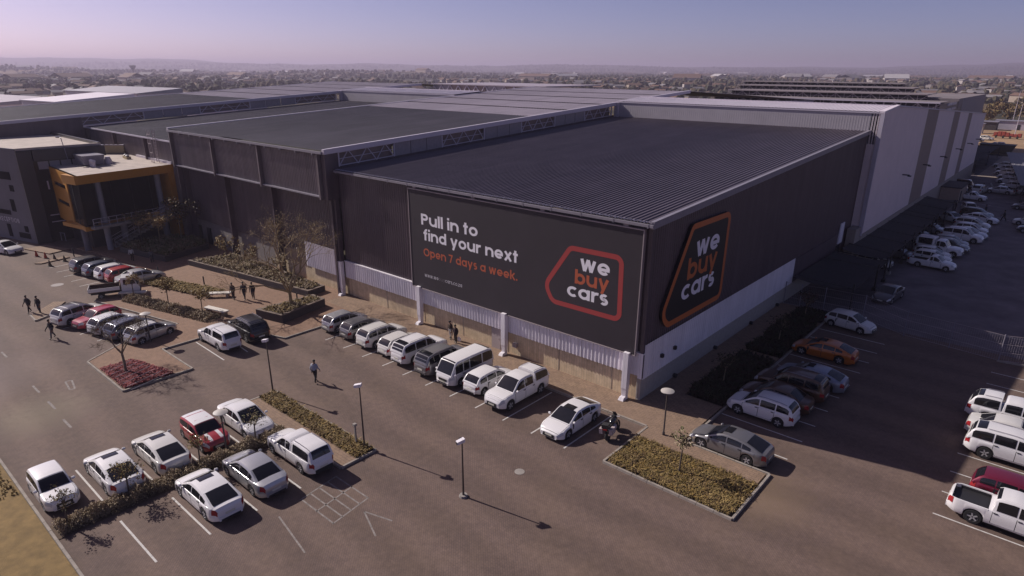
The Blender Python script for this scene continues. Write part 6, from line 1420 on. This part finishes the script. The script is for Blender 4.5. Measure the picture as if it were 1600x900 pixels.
def bare_tree(x, y, z, label, seed, lean, h):
    rg = random.Random(seed); t = thing('bare_tree', label, 'tree', (x, y, z)); tr = MB(); tips = []
    fork = Vector((lean[0]*.45, lean[1]*.45, h*.36)); tr.tube((0,0,-.1), fork*.5+Vector((.05,0,0)), .12, .1, 7, False); tr.tube(fork*.5+Vector((.05,0,0)), fork, .1, .085, 7, False)
    for a, tilt in ((200,30),(140,26),(30,22),(280,36),(90,42)):
        d = Vector((math.cos(R(a))*math.sin(R(tilt))+lean[0]*.18, math.sin(R(a))*math.sin(R(tilt))+lean[1]*.18, math.cos(R(tilt))))
        branch(tr, tips, fork, d.normalized(), h*.3, .06, 4, rg, (20,46), .04, 3, .62, (2,3), .15, .007, .66)
    tr.build('trunk', M_BARK, t, 60); mb = MB()
    for (q, dd, dp) in tips:
        if dp <= 1:
            for k in range(3): mb.tube(q, q+Vector((rg.gauss(0,.25), rg.gauss(0,.25), rg.gauss(.1,.2))), .008, .004, 3, False)
    mb.build('crown', mat('grey_twig',(0.13,0.1,0.07),.9), t)
bare_tree(-31.5,-22.2,.14,'leafless tree leaning over the red bed', 5, (-1.2,.3), 3.9)
def ball_tree(x, y, z, h, r, label, mats, seed, bark=M_BARKD, n=420, size=.1, group=None, flat=.85, name='small_tree'):
    rg = random.Random(seed); t = thing(name, label, 'tree', (x, y, z), 0, group); tr = MB(); tips = []
    tr.tube((0,0,-.1),(.06,.04,h-r*1.1),.05+.012*r,.035+.01*r,6,False); base = Vector((.06,.04,h-r*1.15)); 
    for k in range(6):
        a = rg.uniform(0,6.283); d = Vector((math.cos(a)*.7, math.sin(a)*.7, 1)).normalized(); branch(tr, tips, base, d, r*.7, .028, 2, rg, (20,45), .05, 2, .6, (2,2), .15, .008, .7)
    tr.build('trunk', bark, t, 60); mb = MB()
    cl = [(base+Vector((rg.gauss(0,r*.42), rg.gauss(0,r*.42), r*.75+rg.gauss(0,r*.34))), r*rg.uniform(.28,.55)) for k in range(16)]
    for c_, rr in cl: leaf_ball(mb, c_, rr, n//16, size, rg, len(mats), flat)
    leafy_tips(mb, tips, 3, r*.2, size, rg, len(mats), 0); mb.build('crown', mats, t)
GS = 'small standard trees by the hedge'
ball_tree(-44.0,-13.9,.1,2.7,.85,'ochre round headed small tree in the middle of the low hedge',[L_OCHRE,L_OCHRE2,L_BRN],41,group=GS)
ball_tree(-39.2,-12.8,.1,2.5,.8,'olive round headed small tree at the near end of the low hedge',[L_OCHRE2,L_GREYD,L_OCHRE],42,group=GS)
ball_tree(-48.7,-15.3,.1,2.4,.7,'thin pale small tree beside the dropside truck',[L_GREYG,L_OCHRE],43,group=GS,n=240)
ball_tree(6.25,-6.05,.1,2.5,.62,'small grey leaved tree standing in the corner island',[L_GREYG,L_GREYD,L_GRN],44,n=380,size=.07)
LT = 'small bushy trees in the clipped hedge'
ball_tree(-14.9,-20.7,.1,1.9,.55,'thin willowy tree before the white saloon near the long bed',[L_GREYD,L_OCHRE2,L_GRN],45,group=LT,n=260,size=.06)
ball_tree(-15.0,-24.1,.1,1.9,.6,'bushy olive tree by the front of the striped red car',[L_OCHRE2,L_OCHRE,L_GRN],46,group=LT,n=340,size=.06)
ball_tree(-15.2,-27.9,.1,1.9,.7,'bushy brown tree behind the dark sunroof saloon',[L_OCHRE2,L_BRN,L_GRN,L_OCHRE],47,group=LT,n=400,size=.065)
ball_tree(-15.0,-30.9,.1,1.8,.55,'bushy tree near the bottom edge of the hedge',[L_OCHRE2,L_BRN,L_GRN],48,group=LT,n=260,size=.06)
GO = 'trees in the shaded planter'
ball_tree(-68.6,-6.9,.65,4.2,1.5,'dark leaved tree in front of the balcony',[L_BRN,L_GRN,leafmat('dark_plum',(0.05,0.025,0.025))],51,group=GO,n=700,size=.14)
ball_tree(-64.3,-6.3,.65,4.3,1.5,'tree with pale sunlit blossom like leaves in the shaded planter',[leafmat('pale_leaf',(0.28,0.2,0.11)),L_YEL,L_OCHRE],52,bark=M_BARK,group=GO,n=520,size=.13,flat=.6)
ball_tree(-66.6,-2.8,.65,5.0,1.9,'dark tree against the end of the ochre wall',[L_BRN,leafmat('dark_plum',(0.05,0.025,0.025)),L_GRN],53,bark=M_BARK,group=GO,n=800,size=.15)
ball_tree(-55.0,-2.6,.6,2.3,1.1,'loose straw coloured shrub in the long planter',[L_OCHRE,L_YEL,L_OCHRE2],54,n=420,size=.1,name='shrub')
ball_tree(-50.0,-2.4,.6,2.2,1.2,'olive shrub beside the straw coloured one in the long planter',[L_OCHRE2,L_OCHRE,L_GREYD],55,n=460,size=.1,name='shrub')
ball_tree(-43.5,-2.2,.6,2.0,1.2,'grey olive shrub under the big thorn tree',[L_GREYD,L_OCHRE2],56,n=420,size=.1,name='shrub')
for i, (x, y) in enumerate(((3.4,6.2),(3.6,16.8),(3.2,24.6))):
    ball_tree(x,y,.07,2.3,.8,('dark small tree in the shaded bed nearest the corner','dark small tree in the middle shaded bed','reddish small tree in the shaded bed by the fence')[i],[leafmat('shade_leaf',(0.03,0.03,0.014)),leafmat('shade_leaf_brown',(0.035,0.022,0.014)) if i < 2 else leafmat('shade_leaf_red',(0.07,0.02,0.014))],60+i,n=300,size=.09,bark=M_BARK)  # crowns use the same leaf colours with shade mixed in
# nearer trees beyond the yard, right picture edge
rg0 = random.Random(99)
for i in range(26):
    x = rg0.uniform(-34,22); y = rg0.uniform(318,420)
    ball_tree(x,y,0,rg0.uniform(5,8),rg0.uniform(2.4,3.6),'brownish winter tree in the belt beyond the dry ground at far right',[L_OCHRE2,L_BRN,leafmat('winter_leaf',(0.16,0.1,0.045))][:3],200+i,n=340,size=.55,bark=M_BARK,group='winter trees beyond the dry ground at far right',name='winter_tree')

# ------------------------------------------------------------------ the far town
def far_houses():
    rg = random.Random(17); mats_ = [mat('far_wall_cream',(0.34,0.27,0.22),.9), mat('far_wall_white',(0.4,0.35,0.33),.9), mat('far_roof_brown',(0.14,0.08,0.06),.9), mat('far_roof_grey',(0.2,0.18,0.19),.9), mat('far_roof_white',(0.42,0.39,0.4),.8)]
    mb = MB(); near = []
    def one(mb, x, y, z, a, w_, d_, h, wm, rm):
        ca, sa = math.cos(a), math.sin(a); f = lambda u, v, q: (x+u*ca-v*sa, y+u*sa+v*ca, z+q)
        mb.cur = wm; mb.hexa([f(-w_/2,-d_/2,-1),f(w_/2,-d_/2,-1),f(w_/2,d_/2,-1),f(-w_/2,d_/2,-1),f(-w_/2,-d_/2,h),f(w_/2,-d_/2,h),f(w_/2,d_/2,h),f(-w_/2,d_/2,h)])
        mb.cur = rm; e = .5; r = h+d_*.22
        mb.quad(f(-w_/2-e,-d_/2-e,h-.1),f(w_/2+e,-d_/2-e,h-.1),f(w_/2+e,0,r),f(-w_/2-e,0,r)); mb.quad(f(w_/2+e,d_/2+e,h-.1),f(-w_/2-e,d_/2+e,h-.1),f(-w_/2-e,0,r),f(w_/2+e,0,r))
    for i in range(3400):
        az = R(rg.uniform(80, 176)); dd = 470+3900*rg.random()**1.1
        x, y = 20+dd*math.cos(az), -36+dd*math.sin(az)
        if math.sin(x*.009+1)*math.sin(y*.007+2)+.35*math.sin(x*.021-y*.017) < -.1: continue
        if -150 < x < 60 and y < 420: continue
        big = rg.random() < .07 and dd > 1100; w_ = rg.uniform(30, 75) if big else rg.uniform(8, 14); d_ = rg.uniform(18, 30) if big else rg.uniform(6, 9)
        q = (x, y, hill(x, y), rg.uniform(0, 3.14), w_, d_, 7 if big else rg.uniform(3, 5.5), rg.randrange(2), 4 if big and rg.random() < .3 else rg.choice((2, 2, 2, 3, 3)))
        near.append((dd, q))
    near.sort(key=lambda v: v[0])
    for j, (dd, q) in enumerate(near[:150]):
        m2 = MB(); one(m2, 0, 0, 0, 0, *q[4:]); o = m2.build('house', mats_, None, None, q[:3]); o.rotation_euler = (0, 0, q[3])
        tag(o, 'small pitched roof building in the hazy suburb beyond the warehouses', 'house', 'buildings in the hazy suburb')
    for dd, q in near[150:]: one(mb, *q)
    tag(mb.build('distant_town', mats_), 'hazy low town of pitched roofs spread to the hills', None, None, 'stuff')
    # tree masses
    tb = MB(); tm = [mat('far_tree_dark',(0.035,0.035,0.024),1), mat('far_tree_olive',(0.065,0.055,0.03),1), mat('far_tree_brown',(0.09,0.065,0.04),1)]
    for i in range(24000):
        az = R(rg.uniform(78, 178)); dd = 430+5600*rg.random()**1.15; x, y = 20+dd*math.cos(az), -36+dd*math.sin(az)
        if math.sin(x*.006+.4)*math.sin(y*.005+1.2)+.5*math.sin(x*.015+y*.012) < -.35: continue
        if -150 < x < 60 and y < 425: continue
        r = rg.uniform(1.6, 3.6)*(1+dd/4000); h = r*rg.uniform(.7, 1.2); z = hill(x, y); tb.cur = rg.randrange(3); k = len(tb.v); n = 6; a0 = rg.random()*6
        for (rr, hh) in ((.55, .05), (1.0, .5), (.62, 1.05)):
            for j in range(n): a = a0+6.283*j/n; s = rg.uniform(.75, 1.2); tb.v.append((x+r*rr*s*math.cos(a), y+r*rr*s*math.sin(a), z+h*1.5*hh*rg.uniform(.88, 1.1)))
        tb.v.append((x, y, z+h*1.75))
        for l_ in range(2):
            for j in range(n): m_ = (j+1) % n; tb.f.append((k+l_*n+j, k+l_*n+m_, k+(l_+1)*n+m_, k+(l_+1)*n+j)); tb.mi.append(tb.cur)
        for j in range(n): tb.f.append((k+2*n+j, k+2*n+(j+1) % n, k+3*n)); tb.mi.append(tb.cur)
    tag(tb.build('distant_woodland', tm), 'dark hazy tree cover across the plain', None, None, 'stuff')
far_houses()
# sheds beyond the far left hall and a water tower on the ridge
for i, (x, y, w_, d_, h, lb, rm) in enumerate(((-262,46,26,26,10.5,'pale roofed shed peeping over the far left hall',M_ROOFWHITE),(-330,30,60,30,8,'long grey shed at the far left behind the hall',M_ROOFLIGHT),(-215,78,30,12,10,'small pale shed roof beyond the ridge of the far left hall',M_ROOFWHITE),(-360,95,70,22,10,'row of grey blocks behind the far left sheds',M_PARAPET))):
    t = thing('shed', lb, 'shed', (x,y,0), R(8)); MB().box(-w_/2,-d_/2,0,w_/2,d_/2,h).build('wall', M_GREYCLAD, t)
    mb = MB(); mb.hexa([(-w_/2-.5,-d_/2-.5,h),(w_/2+.5,-d_/2-.5,h),(w_/2+.5,d_/2+.5,h),(-w_/2-.5,d_/2+.5,h),(-w_/2-.5,-d_/2-.5,h+.3),(w_/2+.5,-d_/2-.5,h+.3),(w_/2+.5,d_/2+.5,h+2.2),(-w_/2-.5,d_/2+.5,h+2.2)]); mb.build('roof', rm, t)
WT = thing('water_tower', 'funnel shaped water tower on the hazy ridge at left', 'water tower', (-1830,640,hill(-1830,640)), 0)
MB().lathe([(2.2,-3),(1.8,13),(2.4,15)], (0,0,0), 14).build('shaft', mat('tower_grey',(0.1,0.09,0.09),.9), WT); MB().lathe([(2.4,15),(7.5,23),(7.5,26),(1,27)], (0,0,0), 18).build('tank', MATS['tower_grey'], WT)

# ------------------------------------------------------------------ people
def person(x, y, face, label, top, bottom, pose='stand', hair=M_HAIR, h=1.75, z=0.0, seed=0, bag=False):
    rg = random.Random(seed); s = h/1.75
    V = []; E = []; Rd = []; K = []
    def v(p, r, k): V.append(Vector(p)*s); Rd.append(r*s); K.append(k); return len(V)-1
    def e(a, b): E.append((a, b))
    st = {'stand': 0.03, 'walk': 0.17, 'stride': 0.26, 'lean': .05}[pose]
    pel = v((0,0,.98), .135, 'b'); wa = v((.01,0,1.12), .125, 't'); ch = v((.03,0,1.33), .15, 't'); nk = v((.03,0,1.49), .06, 's'); hd = v((.05,0,1.58), .075, 's'); hd2 = v((.06,0,1.68), .085, 's'); hd3 = v((.055,0,1.74), .06, 's')
    for a, b in ((pel,wa),(wa,ch),(ch,nk),(nk,hd),(hd,hd2),(hd2,hd3)): e(a, b)
    nose = v((.15,0,1.645), .016, 's'); e(hd2, nose)
    for sg in (1, -1):
        d = st*sg
        hp = v((d*.1, sg*.1, .9), .095, 'b'); kn = v((d*.75+.03, sg*.1, .5), .065, 'b'); an = v((d*1.25-(.06 if d < 0 else 0), sg*.1, .1+(.06 if d < 0 else 0)), .045, 'f'); to = v((d*1.25+.17-(.06 if d < 0 else 0), sg*.11, .045+(.02 if d < 0 else 0)), .035, 'f')
        e(pel, hp); e(hp, kn); e(kn, an); e(an, to)
        sh = v((.02, sg*.19, 1.41), .065, 't'); el = v((-d*.5-.02, sg*.25, 1.13), .047, 't'); bend = .12 if pose == 'stand' else .16
        wr = v((-d*.9+bend, sg*.24, .9), .034, 't' if rg.random() < .6 else 's'); pm = v((-d*1.0+bend+.02, sg*.235, .82), .034, 's')
        e(ch, sh); e(sh, el); e(el, wr); e(wr, pm)
        for f_ in range(4):
            a = v((-d*1.02+bend-.02+.022*f_, sg*.235, .76-(.01 if f_ in (0, 3) else 0)), .0095, 's'); b = v((-d*1.02+bend-.015+.022*f_, sg*.22, .715-(.012 if f_ in (0, 3) else 0)), .008, 's'); e(pm, a); e(a, b)
        th = v((-d+bend+.07, sg*.22, .79), .01, 's'); e(pm, th)
    me = bpy.data.meshes.new('person_skeleton'); me.from_pydata(V, E, []); ob = bpy.data.objects.new('person_skeleton', me); COL.objects.link(ob)
    md = ob.modifiers.new('skin', 'SKIN'); md.use_smooth_shade = True; sv = me.skin_vertices[0].data
    for i, r in enumerate(Rd): r *= (1.0 if K[i] == 's' else 1.22); sv[i].radius = (r, r*(1.25 if K[i] in 'bt' and i in (pel, wa, ch) else 1)); sv[i].use_root = (i == pel)
    ob.modifiers.new('smooth', 'SUBSURF').levels = 1
    dg = bpy.context.evaluated_depsgraph_get(); ev = ob.evaluated_get(dg); out = bpy.data.meshes.new_from_object(ev)
    bpy.data.objects.remove(ob); bpy.data.meshes.remove(me)
    out.name = 'person'; out.materials.clear()
    for m in (top, bottom, M_SKIN, M_SHOE): out.materials.append(m)
    idx = {'t': 0, 'b': 1, 's': 2, 'f': 3}; ea = [(V[a], V[b], K[b] if K[b] != 's' or K[a] != 't' else 's', K[a]) for a, b in E]
    for p in out.polygons:
        c = p.center; best = None
        for i, q in enumerate(V):
            dd = (q-c).length-Rd[i]*.6
            if best is None or dd < best[0]: best = (dd, K[i])
        p.material_index = idx[best[1]]; p.use_smooth = True
    o = link('person', out, None, (x, y, z), R(face)); tag(o, label, 'person')
    mb = MB(); mb.lathe([(.055,-.06),(.092,-.03),(.1,.02),(.075,.075),(.02,.1)], (0,0,0), 12); hh = mb.build('hair', hair, o, 60, (.045*s, 0, 1.705*s))
    for sg in (1, -1):
        mb = MB(); mb.lathe([(.006,0),(.014,.006),(.006,.012)], (.135*s, sg*.032*s, 1.66*s), 6, 'x'); mb.build('eye', M_BLACK, o)
    if bag:
        q = MB(); q.box(-.16,-.06,-.16,.16,.06,.12); q.tube((-.1,0,.12),(0,0,.3),.01,None,4); q.tube((.1,0,.12),(0,0,.3),.01,None,4); w2 = q.build('handbag', M_SIGNWHITE, None, None, (x+.35*math.cos(R(face+90)), y+.35*math.sin(R(face+90)), .55)); tag(w2, 'white shopping bag held by the woman at the wall', 'bag')
    return o
C_DARK = mat('dark_suit', (0.018,0.016,0.02), .8); C_NAVY = mat('navy_cloth', (0.022,0.024,0.04), .8); C_SHIRT = mat('pale_blue_shirt', (0.34,0.36,0.43), .8); C_JEAN = mat('grey_jeans', (0.13,0.125,0.14), .85); C_BROWN = mat('brown_coat', (0.05,0.03,0.024), .85); C_WHITE = mat('white_shirt', (0.5,0.47,0.46), .8); C_MAROON = mat('dark_plum_coat', (0.03,0.014,0.02), .85)
person(-52.5,-23.2,-60,'man in dark suit with pale shirt front beside the white people carrier',C_DARK,C_DARK,'walk',seed=1)
person(-51.6,-22.6,-60,'person in dark jacket beside the suited man',C_DARK,C_NAVY,'stand',seed=2)
person(-43.7,-23.7,-75,'person in black top and grey trousers walking below the red hatchback',C_DARK,C_JEAN,'walk',seed=3)
person(-19.6,-13.4,120,'heavy set man in pale blue shirt walking across the car park',C_SHIRT,C_DARK,'walk',seed=4,h=1.8)
person(-41.5,-8.6,-60,'person in dark clothes nearest the white bench on the plaza',C_DARK,C_DARK,'stand',z=.12,seed=5)
person(-40.6,-7.9,-50,'tall person in dark clothes in the middle of the plaza trio',C_NAVY,C_DARK,'walk',z=.12,seed=6,h=1.85)
person(-40.2,-7.2,-50,'person in dark clothes at the right of the plaza trio',C_DARK,C_NAVY,'stand',z=.12,seed=7)
person(-17.9,-1.15,-90,'woman in long brown coat standing at the billboard wall',C_BROWN,C_WHITE,'stand',z=.12,seed=8,h=1.68)
person(-16.95,-1.45,-80,'woman in dark plum coat with a white bag at the billboard wall',C_MAROON,C_DARK,'stand',z=.12,seed=9,h=1.65,bag=True)
person(-63.9,-9.9,160,'person in white top stepping out between reception cars and planter',C_WHITE,C_BROWN,'walk',z=.0,seed=10)
person(-61.4,-8.6,200,'person in grey jacket beside the shaded planter wall',C_JEAN,C_NAVY,'stand',z=.0,seed=11)
person(-56.7,-0.7,30,'person in dark jacket walking at the grey base wall',C_NAVY,C_DARK,'walk',z=.12,seed=12)
person(12.1,89.0,180,'man in dark clothes walking alone across the dark yard',C_DARK,C_DARK,'stride',seed=13)
person(5.0,93.5,20,'person in dark clothes left of the end on white hatchback in the yard',C_DARK,C_NAVY,'stand',seed=14)
person(9.3,92.5,160,'person in dark clothes right of the end on white hatchback in the yard',C_NAVY,C_DARK,'stand',seed=15)
person(14.4,98.2,140,'dark figure beside the grey hatchback at the right of the yard',C_DARK,C_DARK,'stand',seed=16)
person(5.8,118.0,0,'figure leaning into the open bonnet of the silver saloon',C_DARK,C_DARK,'stand',seed=17)
# ------------------------------------------------------------------ haze
hz = MB().box(-12500,-12500,-6,12500,12500,110)
HM = bpy.data.materials.new('pale_haze'); HM.use_nodes = True
hn = HM.node_tree.nodes; hn.remove(hn['Principled BSDF'])
pv = hn.new('ShaderNodeVolumePrincipled'); pv.inputs['Density'].default_value = HAZE; pv.inputs['Color'].default_value = (0.66, 0.58, 0.76, 1)
pv.inputs['Anisotropy'].default_value = 0.25
HM.node_tree.links.new(pv.outputs[0], hn['Material Output'].inputs['Volume'])
ho = hz.build('haze', HM); tag(ho, 'pale lavender haze over the distance', None, None, 'stuff')
